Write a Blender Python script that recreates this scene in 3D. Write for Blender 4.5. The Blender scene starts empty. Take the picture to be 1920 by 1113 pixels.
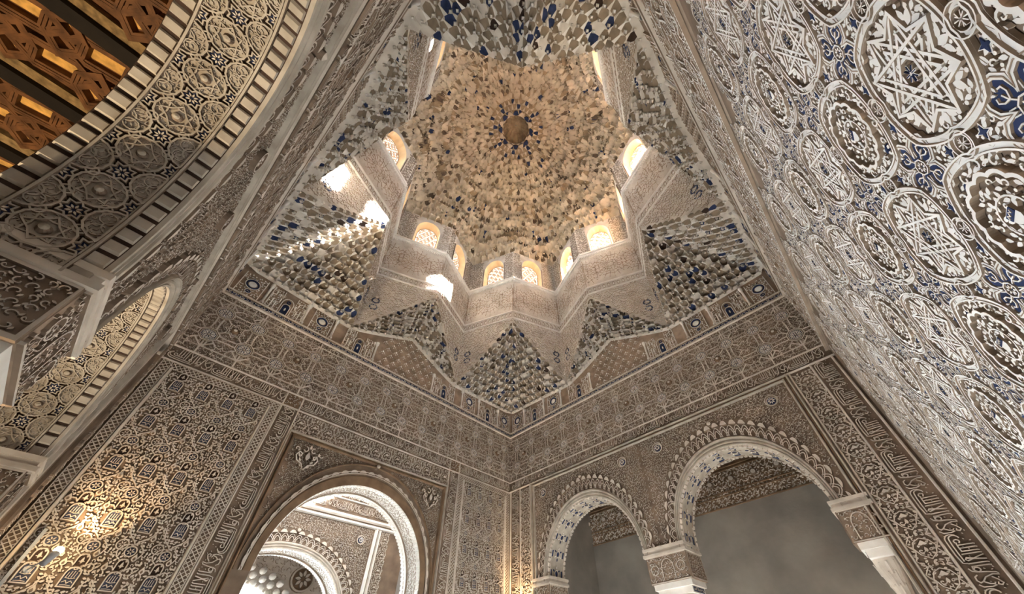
import bpy, math, random
import numpy as np
from mathutils import Matrix, Vector

# ---------------------------------------------------------------- camera, world, sun, exposure
S = bpy.context.scene
COL = S.collection
S.view_settings.view_transform = 'Standard'
S.view_settings.look = 'None'
S.view_settings.gamma = 1.0
S.view_settings.use_curve_mapping = False
S.view_settings.exposure = 2.6

HX, HY = 3.10, 3.2045            # half sizes of the hall; the camera is the origin of heights
CAM = (-2.56986, -2.47488, 0.0)
FLOOR = -1.55
cam_data = bpy.data.cameras.new('camera')
cam = bpy.data.objects.new('camera', cam_data)
COL.objects.link(cam)
cam_data.sensor_width = 36.0
cam_data.lens = 685.0745 * 36.0 / 1920.0
cam_data.shift_x = (960.0 - 1008.5076) / 1920.0
cam_data.shift_y = (657.8501 - 556.5) / 1920.0
cam_data.clip_start = 0.02
cr = Vector((0.6639456622742618, -0.7465639838365378, -0.04264241533156779))
cu = Vector((-0.4951173048948456, -0.48162823265470633, 0.7231134765052915))
cf = Vector((0.5603882689179499, 0.458995058304577, 0.6894117235086168))
cam.matrix_world = Matrix(((cr.x, cu.x, -cf.x, CAM[0]), (cr.y, cu.y, -cf.y, CAM[1]), (cr.z, cu.z, -cf.z, CAM[2]), (0, 0, 0, 1)))
S.camera = cam

world = bpy.data.worlds.new('sky')
S.world = world
world.use_nodes = True
bg = world.node_tree.nodes['Background']
bg.inputs[0].default_value = (0.76, 0.88, 1.0, 1)
bg.inputs[1].default_value = 7.0

def lamp(name, kind, loc, energy, color, target=None, **kw):
    l = bpy.data.lights.new(name, kind)
    l.energy = energy
    l.color = color
    for k, v in kw.items():
        setattr(l, k, v)
    o = bpy.data.objects.new(name, l)
    COL.objects.link(o)
    o.location = loc
    if target is not None:
        o.rotation_euler = (Vector(target) - Vector(loc)).to_track_quat('-Z', 'Y').to_euler()
    return o

lamp('sun', 'SUN', (6, -4, 14), 230.0, (1.0, 0.97, 0.93), (6 - 1.0 * 8, -4 + .80 * 8, 14 - .62 * 8), angle=math.radians(1.5))
# added unseen spot on the floor; its bounce fills the walls like courtyard daylight
lamp('floor_bounce_fill', 'SPOT', (-0.3, 4.4, 2.1), 2600.0, (0.84, 0.92, 1.0), (1.3, 0.2, FLOOR), spot_size=math.radians(48), spot_blend=0.5, shadow_soft_size=0.3)

try:
    S.cycles.max_bounces = 8
    S.cycles.diffuse_bounces = 5
    S.cycles.use_denoising = True
    S.cycles.sample_clamp_indirect = 12.0
except Exception:
    pass

rnd = random.Random(7)
PI = math.pi

# ---------------------------------------------------------------- materials
def mat(name, col, var=0.18, scale=3.0, rough=0.9, bump=0.0, bscale=60.0, stain=None, spec=0.2):
    m = bpy.data.materials.new(name)
    m.use_nodes = True
    nt = m.node_tree
    b = nt.nodes['Principled BSDF']
    b.inputs['Roughness'].default_value = rough
    b.inputs['Specular IOR Level'].default_value = spec
    geo = nt.nodes.new('ShaderNodeNewGeometry')
    n = nt.nodes.new('ShaderNodeTexNoise')
    n.inputs['Scale'].default_value = scale
    n.inputs['Detail'].default_value = 6
    nt.links.new(geo.outputs['Position'], n.inputs['Vector'])
    r = nt.nodes.new('ShaderNodeValToRGB')
    r.color_ramp.elements[0].position = 0.3
    r.color_ramp.elements[1].position = 0.7
    lo = tuple(c * (1 - var) for c in col)
    hi = tuple(min(1, c * (1 + var)) for c in col)
    if stain:
        lo = tuple(c * (1 - var * .5) + (s - c) * .35 for c, s in zip(col, stain))
    r.color_ramp.elements[0].color = (*lo, 1)
    r.color_ramp.elements[1].color = (*hi, 1)
    nt.links.new(n.outputs['Fac'], r.inputs['Fac'])
    nt.links.new(r.outputs['Color'], b.inputs['Base Color'])
    if bump:
        n2 = nt.nodes.new('ShaderNodeTexNoise')
        n2.inputs['Scale'].default_value = bscale
        n2.inputs['Detail'].default_value = 4
        nt.links.new(geo.outputs['Position'], n2.inputs['Vector'])
        bp = nt.nodes.new('ShaderNodeBump')
        bp.inputs['Strength'].default_value = bump
        bp.inputs['Distance'].default_value = 0.01
        nt.links.new(n2.outputs['Fac'], bp.inputs['Height'])
        nt.links.new(bp.outputs['Normal'], b.inputs['Normal'])
    return m

GROUND = mat('stucco_ground', (0.20, 0.145, 0.105), 0.3, 4)
CREAM = mat('stucco_relief', (0.57, 0.515, 0.45), 0.16, 5, stain=(0.42, 0.33, 0.24))
BLUE = mat('blue_pigment', (0.026, 0.037, 0.088), 0.4, 12)
DARKRED = mat('dark_red_pigment', (0.05, 0.03, 0.022), 0.3, 9)
WHITE = mat('white_stucco', (0.76, 0.735, 0.695), 0.1, 5, stain=(0.62, 0.54, 0.44))
PALEGROUND = mat('pale_ground', (0.30, 0.22, 0.16), 0.3, 6)
DARKWOOD = mat('dark_carved', (0.20, 0.13, 0.08), 0.3, 5)
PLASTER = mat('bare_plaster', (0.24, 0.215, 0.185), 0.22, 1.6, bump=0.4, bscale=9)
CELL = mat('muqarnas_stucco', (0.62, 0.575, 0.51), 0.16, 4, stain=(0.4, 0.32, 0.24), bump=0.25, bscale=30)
CELLDARK = mat('muqarnas_shade', (0.24, 0.185, 0.13), 0.3, 6, bump=0.25, bscale=30)  # darker copy of the cell stucco: hood shade put into the colour
DOMEC = mat('dome_stucco', (0.60, 0.505, 0.385), 0.2, 3, stain=(0.32, 0.23, 0.13), bump=0.25, bscale=30)  # warm window light of the dome is put into this base colour
DOMED = mat('dome_shade', (0.33, 0.24, 0.15), 0.3, 6, bump=0.25, bscale=30)  # darker copy of the dome stucco: shade of deep niches in the colour
REVEAL = mat('sunlit_reveal', (0.80, 0.58, 0.33), 0.12, 3)  # warm sunlight on the reveals is put into the plaster colour
LATTICE = mat('window_lattice', (0.50, 0.36, 0.26), 0.15, 9)
WOOD = mat('brown_wood', (0.13, 0.055, 0.02), 0.45, 14, rough=0.6)
GOLDWOOD = mat('gold_wood', (0.62, 0.34, 0.09), 0.4, 16, rough=0.55)
BLACKWOOD = mat('black_wood', (0.012, 0.008, 0.005), 0.3, 9, rough=0.7)
PAINTWOOD = mat('painted_wood', (0.22, 0.14, 0.06), 0.5, 22, rough=0.7)
MARBLE = mat('pale_marble', (0.62, 0.58, 0.52), 0.08, 4, rough=0.5)
METAL = mat('grey_metal', (0.35, 0.37, 0.40), 0.05, 4, rough=0.4)
BLACK = mat('black_rubber', (0.01, 0.01, 0.01), 0.0, 4)
DRUMC = mat('drum_stucco', (0.56, 0.515, 0.46), 0.18, 3, stain=(0.42, 0.33, 0.24))
DULLBLUE = mat('faded_blue', (0.075, 0.085, 0.13), 0.3, 9)
MIDTONE = mat('mid_stucco', (0.42, 0.375, 0.315), 0.2, 6, stain=(0.26, 0.2, 0.14))  # darker, greyer tone than the relief stucco
SIDE = mat('tan_stucco', (0.33, 0.255, 0.19), 0.2, 6)
SLOTS = [GROUND, CREAM, BLUE, DARKRED, WHITE, PALEGROUND, DARKWOOD, PLASTER, DRUMC, DULLBLUE, MIDTONE, SIDE]
iG, iC, iB, iR, iW, iP, iD, iPl, iDr, iDb, iA, iS = range(12)

def emis(name, col, s):
    m = bpy.data.materials.new(name)
    m.use_nodes = True
    b = m.node_tree.nodes['Principled BSDF']
    b.inputs['Base Color'].default_value = (*col, 1)
    b.inputs['Emission Color'].default_value = (*col, 1)
    b.inputs['Emission Strength'].default_value = s
    return m

# ---------------------------------------------------------------- mesh helpers
class MB:
    def __init__(self, sides=True):
        self.cnt = 0
        self.sd = {1: 0, 4: 11, 10: 0} if sides else {}  # relief sides darker than tops: recess shadow and leftover pigment in the colour
        self.v = []
        self.f = []
        self.m = []

    def add(self, verts, faces, m=0):
        o = len(self.v)
        self.v.extend(verts)
        for f in faces:
            self.f.append(tuple(i + o for i in f))
            self.m.append(m)

    def poly(self, pts, m=0):
        self.add([tuple(p) for p in pts], [tuple(range(len(pts)))], m)

    def box(self, lo, hi, m=0, bev=0.0):
        x0, y0, z0 = lo
        x1, y1, z1 = hi
        v = [(x0, y0, z0), (x1, y0, z0), (x1, y1, z0), (x0, y1, z0), (x0, y0, z1), (x1, y0, z1), (x1, y1, z1), (x0, y1, z1)]
        self.add(v, [(0, 3, 2, 1), (4, 5, 6, 7), (0, 1, 5, 4), (1, 2, 6, 5), (2, 3, 7, 6), (3, 0, 4, 7)], m)

    def sheet(self, P, m=0):
        nr, nc = len(P), len(P[0])
        self.add([tuple(p) for row in P for p in row],
                 [(i * nc + j, i * nc + j + 1, (i + 1) * nc + j + 1, (i + 1) * nc + j) for i in range(nr - 1) for j in range(nc - 1)], m)

    def lathe(self, prof, cx, cy, n=20, m=0):
        self.sheet([[(cx + r * math.cos(2 * PI * j / n), cy + r * math.sin(2 * PI * j / n), z) for j in range(n + 1)] for r, z in prof], m)

    # ---- flat relief: coordinates (u, v, height)
    def stroke(self, pts, w, h=0.012, m=iC, closed=False, top=0.75, z0=0.0):
        P = [np.array(p, float) for p in pts]
        n = len(P)
        if n < 2:
            return
        self.cnt += 1
        h = h * (1 + .035 * (self.cnt * 7 % 11))
        L = []
        for i in range(n):
            if closed:
                a_, b_ = P[i - 1], P[(i + 1) % n]
            else:
                a_, b_ = P[max(i - 1, 0)], P[min(i + 1, n - 1)]
            d = b_ - a_
            k = math.hypot(*d) or 1e-9
            nn = np.array([-d[1], d[0]]) / k
            w_ = w
            # miter
            if closed or 0 < i < n - 1:
                e = P[i] - a_
                ke = math.hypot(*e) or 1e-9
                c = abs((-e[1] * nn[0] + e[0] * nn[1]) / ke)
                w_ = w / max(c, 0.55)
            L.append([(*(P[i] + nn * w_ / 2), z0), (*(P[i] + nn * w_ / 2 * top), z0 + h), (*(P[i] - nn * w_ / 2 * top), z0 + h), (*(P[i] - nn * w_ / 2), z0)])
        if closed:
            L.append(L[0])
        o = len(self.v)
        for r in L:
            self.v.extend(r)
        for i in range(len(L) - 1):
            q = o + i * 4
            for j in range(3):
                self.f.append((q + j, q + j + 4, q + j + 5, q + j + 1)[::-1])
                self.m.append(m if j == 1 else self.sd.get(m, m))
        if not closed:
            q = o
            self.f.append((q, q + 1, q + 2, q + 3)); self.m.append(m)
            q = o + (len(L) - 1) * 4
            self.f.append((q + 3, q + 2, q + 1, q)); self.m.append(m)

    def fill(self, pts, h=0.012, m=iC, top=0.8, z0=0.0, dome=0.0):
        n = len(pts)
        self.cnt += 1
        h = h * (1 + .03 * (self.cnt * 5 % 9))
        cx = sum(p[0] for p in pts) / n
        cy = sum(p[1] for p in pts) / n
        o = len(self.v)
        for p in pts:
            self.v.append((p[0], p[1], z0))
        for p in pts:
            self.v.append((cx + (p[0] - cx) * top, cy + (p[1] - cy) * top, z0 + h))
        self.v.append((cx, cy, z0 + h + dome))
        for i in range(n):
            j = (i + 1) % n
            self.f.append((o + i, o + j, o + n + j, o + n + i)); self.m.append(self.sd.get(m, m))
            self.f.append((o + n + i, o + n + j, o + 2 * n)); self.m.append(m)

    def mesh(self, name, mats=SLOTS, smooth=False):
        me = bpy.data.meshes.new(name)
        me.from_pydata(self.v, [], self.f)
        used = sorted(set(self.m))
        remap = {u: i for i, u in enumerate(used)}
        for u in used:
            me.materials.append(mats[u])
        me.polygons.foreach_set('material_index', [remap[x] for x in self.m])
        if smooth:
            me.polygons.foreach_set('use_smooth', [True] * len(self.f))
        me.update()
        return me

    def build(self, name, mats=SLOTS, parent=None, smooth=False, matrix=None):
        return link(name, self.mesh(name, mats, smooth), parent, matrix)

def link(name, me, parent=None, matrix=None):
    o = bpy.data.objects.new(name, me)
    COL.objects.link(o)
    if parent is not None:
        o.parent = parent
    if matrix is not None:
        o.matrix_basis = matrix
    return o

def tag(o, label, cat=None, group=None, kind=None):
    o['label'] = label
    if cat:
        o['category'] = cat
    if group:
        o['group'] = group
    if kind:
        o['kind'] = kind
    return o

def empty(name, loc=(0, 0, 0)):
    o = bpy.data.objects.new(name, None)
    COL.objects.link(o)
    o.location = loc
    return o

# wall frames: u runs to the right as seen from inside, v is height, n points into the hall
FR = {'A': (Vector((1, 0, 0)), Vector((0, -1, 0)), Vector((0, HY, 0))),
      'B': (Vector((0, -1, 0)), Vector((-1, 0, 0)), Vector((HX, 0, 0))),
      'C': (Vector((-1, 0, 0)), Vector((0, 1, 0)), Vector((0, -HY, 0))),
      'D': (Vector((0, 1, 0)), Vector((1, 0, 0)), Vector((-HX, 0, 0)))}
UP = Vector((0, 0, 1))
def frame_matrix(U, V, N, O):
    return Matrix(((U.x, V.x, N.x, O.x), (U.y, V.y, N.y, O.y), (U.z, V.z, N.z, O.z), (0, 0, 0, 1)))
def wm(w, u=0.0, v=0.0, n=0.0, rot=0.0, sx=1.0, sy=1.0):
    U, N, O = FR[w]
    M = frame_matrix(U, UP, N, O + U * u + UP * v + N * n)
    if rot:
        M = M @ Matrix.Rotation(rot, 4, 'Z')
    if sx != 1 or sy != 1:
        M = M @ Matrix.Diagonal((sx, sy, 1, 1))
    return M

# ---------------------------------------------------------------- 2D ornament vocabulary
def circ(cx, cy, r, n=12, a0=0.0):
    return [(cx + r * math.cos(a0 + 2 * PI * i / n), cy + r * math.sin(a0 + 2 * PI * i / n)) for i in range(n)]
def lobes(cx, cy, r, k, d, n=None, a0=0.0):
    n = n or k * 5
    return [(cx + (r + d * abs(math.cos(k * t / 2))) * math.cos(t + a0), cy + (r + d * abs(math.cos(k * t / 2))) * math.sin(t + a0)) for t in (2 * PI * i / n for i in range(n))]
def starpts(cx, cy, r0, r1, k, a0=0.0):
    return [(cx + (r0 if i % 2 == 0 else r1) * math.cos(a0 + PI * i / k), cy + (r0 if i % 2 == 0 else r1) * math.sin(a0 + PI * i / k)) for i in range(2 * k)]
def leafpts(cx, cy, L, w, a, n=4):
    c, s = math.cos(a), math.sin(a)
    up = [(-L / 2 + L * i / n, w / 2 * math.sin(PI * (i / n) ** 0.8)) for i in range(n + 1)]
    dn = [(x, -y) for x, y in up[1:-1]][::-1]
    return [(cx + x * c - y * s, cy + x * s + y * c) for x, y in up + dn]
def arc(cx, cy, r, a0, a1, n=6, ry=None):
    ry = ry or r
    return [(cx + r * math.cos(a0 + (a1 - a0) * i / n), cy + ry * math.sin(a0 + (a1 - a0) * i / n)) for i in range(n + 1)]
def scroll(cx, cy, r, a, turn=1, n=9):
    return [(cx + r * (1 - .8 * i / n) * math.cos(a + turn * 4.6 * i / n), cy + r * (1 - .8 * i / n) * math.sin(a + turn * 4.6 * i / n)) for i in range(n + 1)]

def filigree(M, inside, x0, x1, y0, y1, pitch, h=0.01, m=iC, seed=1, w=None):
    """dense arabesque of scrolls and leaves wherever inside(x, y, margin) holds"""
    R = random.Random(seed)
    w = w or pitch * 0.2
    nx = max(1, int((x1 - x0) / pitch))
    ny = max(1, int((y1 - y0) / pitch))
    for i in range(nx):
        for j in range(ny):
            x = x0 + (i + .5 + (.25 if j % 2 else -.25)) * (x1 - x0) / nx
            y = y0 + (j + .5) * (y1 - y0) / ny
            if not inside(x, y, pitch * .42):
                continue
            a = R.choice([0, 1, 2, 3]) * PI / 2 + .4
            t = 1 if (i + j) % 2 else -1
            M.stroke(scroll(x, y, pitch * .47, a, t), w, h, m, top=.55)
            M.fill(leafpts(x + pitch * .46 * math.cos(a + 2.2), y + pitch * .46 * math.sin(a + 2.2), pitch * .6, pitch * .3, a + .7, 3), h, m, top=.8)

def leaves(M, inside, x0, x1, y0, y1, pitch, h=0.012, m=iC, seed=1, gr=1.0):
    R = random.Random(seed)
    nx = max(1, int((x1 - x0) / pitch))
    ny = max(1, int((y1 - y0) / pitch))
    for i in range(nx):
        for j in range(ny):
            x = x0 + (i + .5 + R.uniform(-.25, .25)) * (x1 - x0) / nx
            y = y0 + (j + .5 + R.uniform(-.25, .25)) * (y1 - y0) / ny
            if inside(x, y, pitch * .3):
                if R.random() < .6:
                    M.fill(leafpts(x, y, pitch * 1.15 * gr, pitch * .62 * gr, R.uniform(0, 6.28), 4), h, m, top=.8)
                elif R.random() < .5:
                    M.stroke(scroll(x, y, pitch * .45 * gr, R.uniform(0, 6.28), R.choice((1, -1)), 7), pitch * .24 * gr, h, m)
                else:
                    M.fill(circ(x, y, pitch * .32, 7), h, m, top=.8)
yes = lambda x, y, g: True

# ---------------------------------------------------------------- repeated relief tiles (each made once, copied many times)
T = {}

def t_inscription(L=0.49, H=0.2, w=0.0155, h=0.018, g=iG):
    M = MB()
    s = lambda pts, ww=1.0: M.stroke([(x * L / .49, y * H / .2) for x, y in pts], w * ww, h, iC, top=.6)
    M.poly([(0, 0, .001), (L, 0, .001), (L, H, .001), (0, H, .001)], g)
    # the bowl under the last word and its long tail
    s(arc(.050, .075, .034, PI * .55, PI * 1.5, 7) + [(.10, .037), (.17, .036), (.25, .037)])
    s(arc(.050, .062, .046, PI * .75, PI * 1.5, 6) + [(.11, .014), (.19, .013), (.265, .02), (.272, .05)])
    s(arc(.075, .078, .018, PI * .2, PI * 1.9, 7))
    s([(.092, .066), (.135, .064), (.166, .066)])
    for x in (.108, .137, .166):
        s([(x, .062), (x + .004, .165), (x + .010, .176)])
    s([(.19, .052), (.193, .165), (.199, .177)])
    # crossed lam-alif
    s([(.215, .177), (.232, .12), (.252, .06), (.238, .052), (.226, .062), (.242, .12), (.256, .177)])
    s([(.276, .05), (.279, .165), (.286, .177)])
    s([(.302, .058), (.305, .165), (.311, .177)])
    s(arc(.333, .075, .02, 0, 2 * PI, 9))
    s([(.302, .058), (.33, .053), (.353, .072), (.36, .12), (.372, .168), (.384, .178)])
    s([(.353, .066), (.34, .036), (.315, .026)])
    # the leafy flourish that opens the motto
    s([(.392, .178), (.384, .14), (.40, .09), (.432, .06), (.44, .04), (.42, .026), (.39, .03), (.376, .05)])
    s([(.402, .125), (.43, .15), (.462, .165), (.476, .15), (.466, .132), (.45, .14)])
    s([(.432, .058), (.455, .085), (.462, .112), (.448, .122)])
    s([(.452, .02), (.476, .04), (.48, .09), (.47, .12)])
    for x, y in ((.012, .15), (.012, .03), (.06, .13), (.08, .165), (.215, .09), (.33, .12), (.345, .16), (.415, .16), (.325, .175), (.478, .175), (.44, .10), (.125, .095), (.152, .12)):
        M.fill(leafpts(x * L / .49, y * H / .2, .02, .011, x * 60, 3), h * .7, iC)
    return M

def t_guilloche(L=0.2, W=0.1):
    M = MB()
    M.poly([(0, 0, .001), (L, 0, .001), (L, W, .001), (0, W, .001)], iG)
    n = 4
    d = L / n
    for i in range(-1, n + 1):
        for sgn in (0, 1):
            p = [(i * d + t * d * 1.0 * 2, W * (t if sgn else 1 - t)) for t in (0, .5, 1)]
            p = [(min(max(x, 0), L), y) for x, y in p if -1e-6 <= x <= L + 1e-6]
            M.stroke(p, .011, .009, iC)
    for y in (.004, W - .004):
        M.stroke([(0, y), (L, y)], .011, .014, iC)
    return M

def t_girih(L=0.89, H=1.10):
    """interlace frieze: four rosettes round a boss"""
    M = MB()
    w = .015
    hx, hy = L / 2, H / 2
    dx, dy = L / 4, .221
    # strap lines: a lattice of lines at 0/45/90/135 degrees cut round the rosettes
    def dbl(p, q, off=.014):
        (x0, y0), (x1, y1) = p, q
        k = math.hypot(x1 - x0, y1 - y0)
        ox, oy = -(y1 - y0) / k * off, (x1 - x0) / k * off
        M.stroke([(x0, y0), (x1, y1)], w * 1.7, .014, iC)
        M.stroke([(x0, y0), (x1, y1)], w * .4, .001, iG, z0=.0142)
    C = [(sx * dx, sy * dy) for sx in (-1, 1) for sy in (-1, 1)]
    for cx, cy in C:
        M.stroke(circ(cx, cy, .118, 8, PI / 8), w, .016, iC, True)
        M.stroke(circ(cx, cy, .094, 8, PI / 8), w * .8, .014, iC, True)
        M.fill(circ(cx, cy, .088, 12), .002, iDb, top=1)
        M.stroke(lobes(cx, cy, .050, 8, .02, 32), .008, .010, iW, True)
        for k in range(8):
            a = PI / 8 * (2 * k)
            M.fill(leafpts(cx + .042 * math.cos(a), cy + .042 * math.sin(a), .055, .02, a, 3), .012, iW)
            a += PI / 8
            M.fill(leafpts(cx + .074 * math.cos(a), cy + .074 * math.sin(a), .026, .014, a + 1, 3), .01, iW)
        M.fill(circ(cx, cy, .015, 8), .016, iC)
        for k in range(4):
            a = PI / 4 + k * PI / 2
            dbl((cx + .118 * math.cos(a), cy + .118 * math.sin(a)), (cx + .20 * math.cos(a), cy + .20 * math.sin(a)))
        for k in range(4):
            a = k * PI / 2
            e = dx if k % 2 == 0 else min(.221, hy - dy if False else .221)
            dbl((cx + .125 * math.cos(a + .3), cy + .125 * math.sin(a + .3)), (cx + e * math.cos(a) - .03 * math.sin(a), cy + e * math.sin(a) + .03 * math.cos(a)), .009)
            dbl((cx + .125 * math.cos(a - .3), cy + .125 * math.sin(a - .3)), (cx + e * math.cos(a) + .03 * math.sin(a), cy + e * math.sin(a) - .03 * math.cos(a)), .009)
    # boss and the half-way stars
    M.stroke(starpts(0, 0, .125, .088, 8), w, .018, iC, True)
    M.stroke(starpts(0, 0, .09, .062, 8), w * .8, .014, iC, True)
    M.fill(circ(0, 0, .05, 12), .02, iD, dome=.02)
    M.fill(circ(0, 0, .028, 10), .045, iC, dome=.015)
    for cx, cy in ((-hx + .001, 0), (hx - .001, 0)):
        pts = [p for p in starpts(0, 0, .11, .07, 8, PI / 2 if cx > 0 else -PI / 2)][:9]
        M.stroke([(cx + x, cy + y) for x, y in pts], w, .014, iC)
    for cy in (dy * 2, -dy * 2):
        for cx in (0, -dx * 2 + .001, dx * 2 - .001):
            q = [(cx + x, cy + y) for x, y in starpts(0, 0, .10, .066, 8)]
            q = [(min(max(x, -hx), hx), min(max(y, -hy), hy)) for x, y in q]
            M.stroke(q, w, .013, iC, True)
    for cx in (-dx, dx):
        for sy in (-1, 1):
            dbl((cx, sy * .345), (cx, sy * hy))
            dbl((cx, sy * .44), (cx - dx, sy * .44))
            dbl((cx, sy * .44), (cx + dx, sy * .44))
            dbl((cx - .11, sy * (dy + .11)), (cx, sy * .44))
            dbl((cx + .11, sy * (dy + .11)), (cx, sy * .44))
    def free(x, y, g):
        return all(math.hypot(x - c[0], y - c[1]) > .125 for c in C) and math.hypot(x, y) > .115
    filigree(M, free, -hx, hx, -hy, hy, .05, .006, iC, 3)
    return M

def t_sebka(W=0.287, H=0.51):
    """panel unit: cartouche under lobed arches, pears, roundels and leaves"""
    M = MB()
    w = .013
    occ = []
    def cart(cx, cy, blue):
        p = [(cx - .05, cy - .085), (cx - .05, cy + .02)] + arc(cx, cy + .02, .05, PI, 0, 8)[1:-1] + [(cx + .05, cy + .02), (cx + .05, cy - .085)]
        M.fill(p, .004, blue, top=.98)
        M.stroke(p, w, .018, iC, True)
        for x in (-.03, -.012, .006, .024):
            M.stroke([(cx + x, cy - .01), (cx + x + .003, cy + .045 - abs(x) * .5)], .007, .012, iC)
        M.stroke([(cx - .035, cy - .012), (cx, cy - .02), (cx + .036, cy - .012)], .007, .012, iC)
        M.stroke([(cx - .035, cy - .05), (cx - .015, cy - .035), (cx, cy - .055), (cx + .02, cy - .035), (cx + .036, cy - .05)], .008, .012, iC)
        M.stroke([(cx - .036, cy - .072), (cx, cy - .068), (cx + .036, cy - .072)], .007, .012, iC)
        occ.append((cx, cy - .03, .085))
        q = [(cx - .04, cy + .085), (cx - .04, cy + .14)] + arc(cx, cy + .14, .04, PI, 0, 7)[1:-1] + [(cx + .04, cy + .14), (cx + .04, cy + .085)]
        M.fill(q, .003, iR, top=.98)
        M.stroke(q, w, .018, iC)
        M.fill(leafpts(cx, cy + .13, .07, .026, PI / 2, 4), .012, iC)
        M.stroke([(cx - .02, cy + .12), (cx + .02, cy + .12)], .009, .012, iC)
        occ.append((cx, cy + .13, .055))
        for sg in (-1, 1):
            M.stroke([(cx + sg * .042, cy + .085)] + [(cx + sg * (.075 + .033 * math.cos(t)), cy + .075 + .035 * math.sin(t)) for t in (2.6, 1.9, 1.2, .5, -.2, -.9)] + [(cx + sg * .1, cy + .02)], w, .016, iC)
    def pear(cx, cy):
        M.fill([(cx, cy + .055), (cx + .012, cy + .03), (cx + .028, cy + .005), (cx + .03, cy - .018), (cx + .015, cy - .037), (cx, cy - .043), (cx - .015, cy - .037), (cx - .03, cy - .018), (cx - .028, cy + .005), (cx - .012, cy + .03)], .02, iC, top=.75)
        M.fill(leafpts(cx, cy - .008, .035, .022, PI / 2, 4), .008, iG, z0=.0205)
        occ.append((cx, cy, .045))
    def rou(cx, cy, m):
        M.fill(circ(cx, cy, .042, 12), .003, m, top=1)
        M.stroke(circ(cx, cy, .045, 14), w, .016, iC, True)
        for k in range(6):
            M.fill(leafpts(cx + .02 * math.cos(k * PI / 3), cy + .02 * math.sin(k * PI / 3), .035, .014, k * PI / 3, 3), .012, iC)
        occ.append((cx, cy, .05))
    x1 = W / 2
    cart(0, .10, iDb)
    pear(-x1 + .032, .20); pear(x1 - .032, -.02)
    rou(0, -.16, iDb)
    rou(-x1 + .05, .05 - .16, iG)
    pear(.06, -.23 + .02); 
    for sg in (-1, 1):
        M.stroke([(sg * .05, -.10), (sg * .085, -.13), (sg * .10, -.17), (sg * .085, -.21), (sg * .05, -.235)], w, .015, iC)
        M.stroke([(sg * .14, .09), (sg * .11, .06), (sg * .10, .01), (sg * .07, -.03), (sg * .02, -.07), (0, -.10)], w, .015, iC)
    free = lambda x, y, g: all(math.hypot(x - c[0], y - c[1]) > c[2] * .92 for c in occ)
    leaves(M, free, -x1, x1, -H / 2, H / 2, .028, .013, iC, 5, 1.3)
    return M

def t_palmette(W=0.21, H=0.32):
    M = MB()
    w = .011
    for sg in (-1, 1):
        M.stroke([(0, -H / 2), (sg * .05, -H * .34), (sg * .075, -H * .1), (sg * .05, H * .1), (0, H * .2)], w, .014, iC)
        M.stroke([(sg * W / 2, -H / 2), (sg * .07, -H * .2), (sg * W / 2, H * .05), (sg * .06, H * .28), (sg * W / 2, H * .48)], w, .014, iC)
        M.stroke(scroll(sg * .035, -.07, .026, 0, sg, 7), .009, .012, iC)
        M.stroke(scroll(sg * .03, .105, .024, 2, -sg, 7), .009, .012, iC)
        M.stroke(scroll(sg * .085, .12, .02, 1, sg, 7), .009, .012, iC)
        M.stroke(scroll(sg * .088, -.12, .018, 1, -sg, 7), .009, .012, iC)
    M.fill([(0, .055), (.045, -.005), (.02, -.02), (0, -.012), (-.02, -.02), (-.045, -.005)], .018, iC, top=.7)
    M.fill(leafpts(0, -.06, .07, .03, PI / 2), .014, iC)
    M.fill(leafpts(0, .12, .06, .026, PI / 2), .014, iC)
    leaves(M, lambda x, y, g: abs(x) > .03 or abs(y) > .09, -W / 2, W / 2, -H / 2, H / 2, .04, .009, iC, 8)
    return M

def t_blueband(L=0.3, H=0.085):
    M = MB()
    M.poly([(0, 0, .001), (L, 0, .001), (L, H, .001), (0, H, .001)], iB)
    n = 5
    for i in range(n):
        x = (i + .5) * L / n
        M.stroke(scroll(x, H * .5, H * .3, i * 1.3, 1 if i % 2 else -1, 8), .009, .006, iW)
        M.fill(leafpts(x + L / n / 2, H * .3, .03, .013, .8), .006, iW)
        M.fill(leafpts(x + L / n / 2, H * .72, .03, .013, -.8), .006, iW)
    for y in (.005, H - .005):
        M.stroke([(0, y), (L, y)], .011, .018, iC)
    return M

def t_shield(W=0.36, H=0.46):
    M = MB()
    M.stroke(circ(0, .02, .085, 16), .02, .02, iB, True)
    M.stroke(circ(0, .02, .105, 18), .012, .02, iW, True)
    M.fill(circ(0, .02, .065, 14), .014, iW, top=.9, dome=.008)
    M.fill(circ(0, -.14, .04, 10), .004, iB)
    M.stroke(circ(0, -.14, .045, 12), .01, .014, iW, True)
    M.stroke([(-.02, -.14), (.02, -.14)], .008, .01, iW)
    M.stroke(arc(0, .16, .03, PI, 2 * PI, 5), .012, .014, iB)
    for x in (-W / 2 + .01, W / 2 - .01):
        M.stroke([(x, -H / 2), (x, H / 2)], .016, .02, iW)
    free = lambda x, y, g: math.hypot(x, y - .02) > .125 and math.hypot(x, y + .14) > .055 and abs(x) < W / 2 - .02
    leaves(M, free, -W / 2, W / 2, -H / 2, H / 2, .042, .012, iW, 4)
    return M

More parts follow.
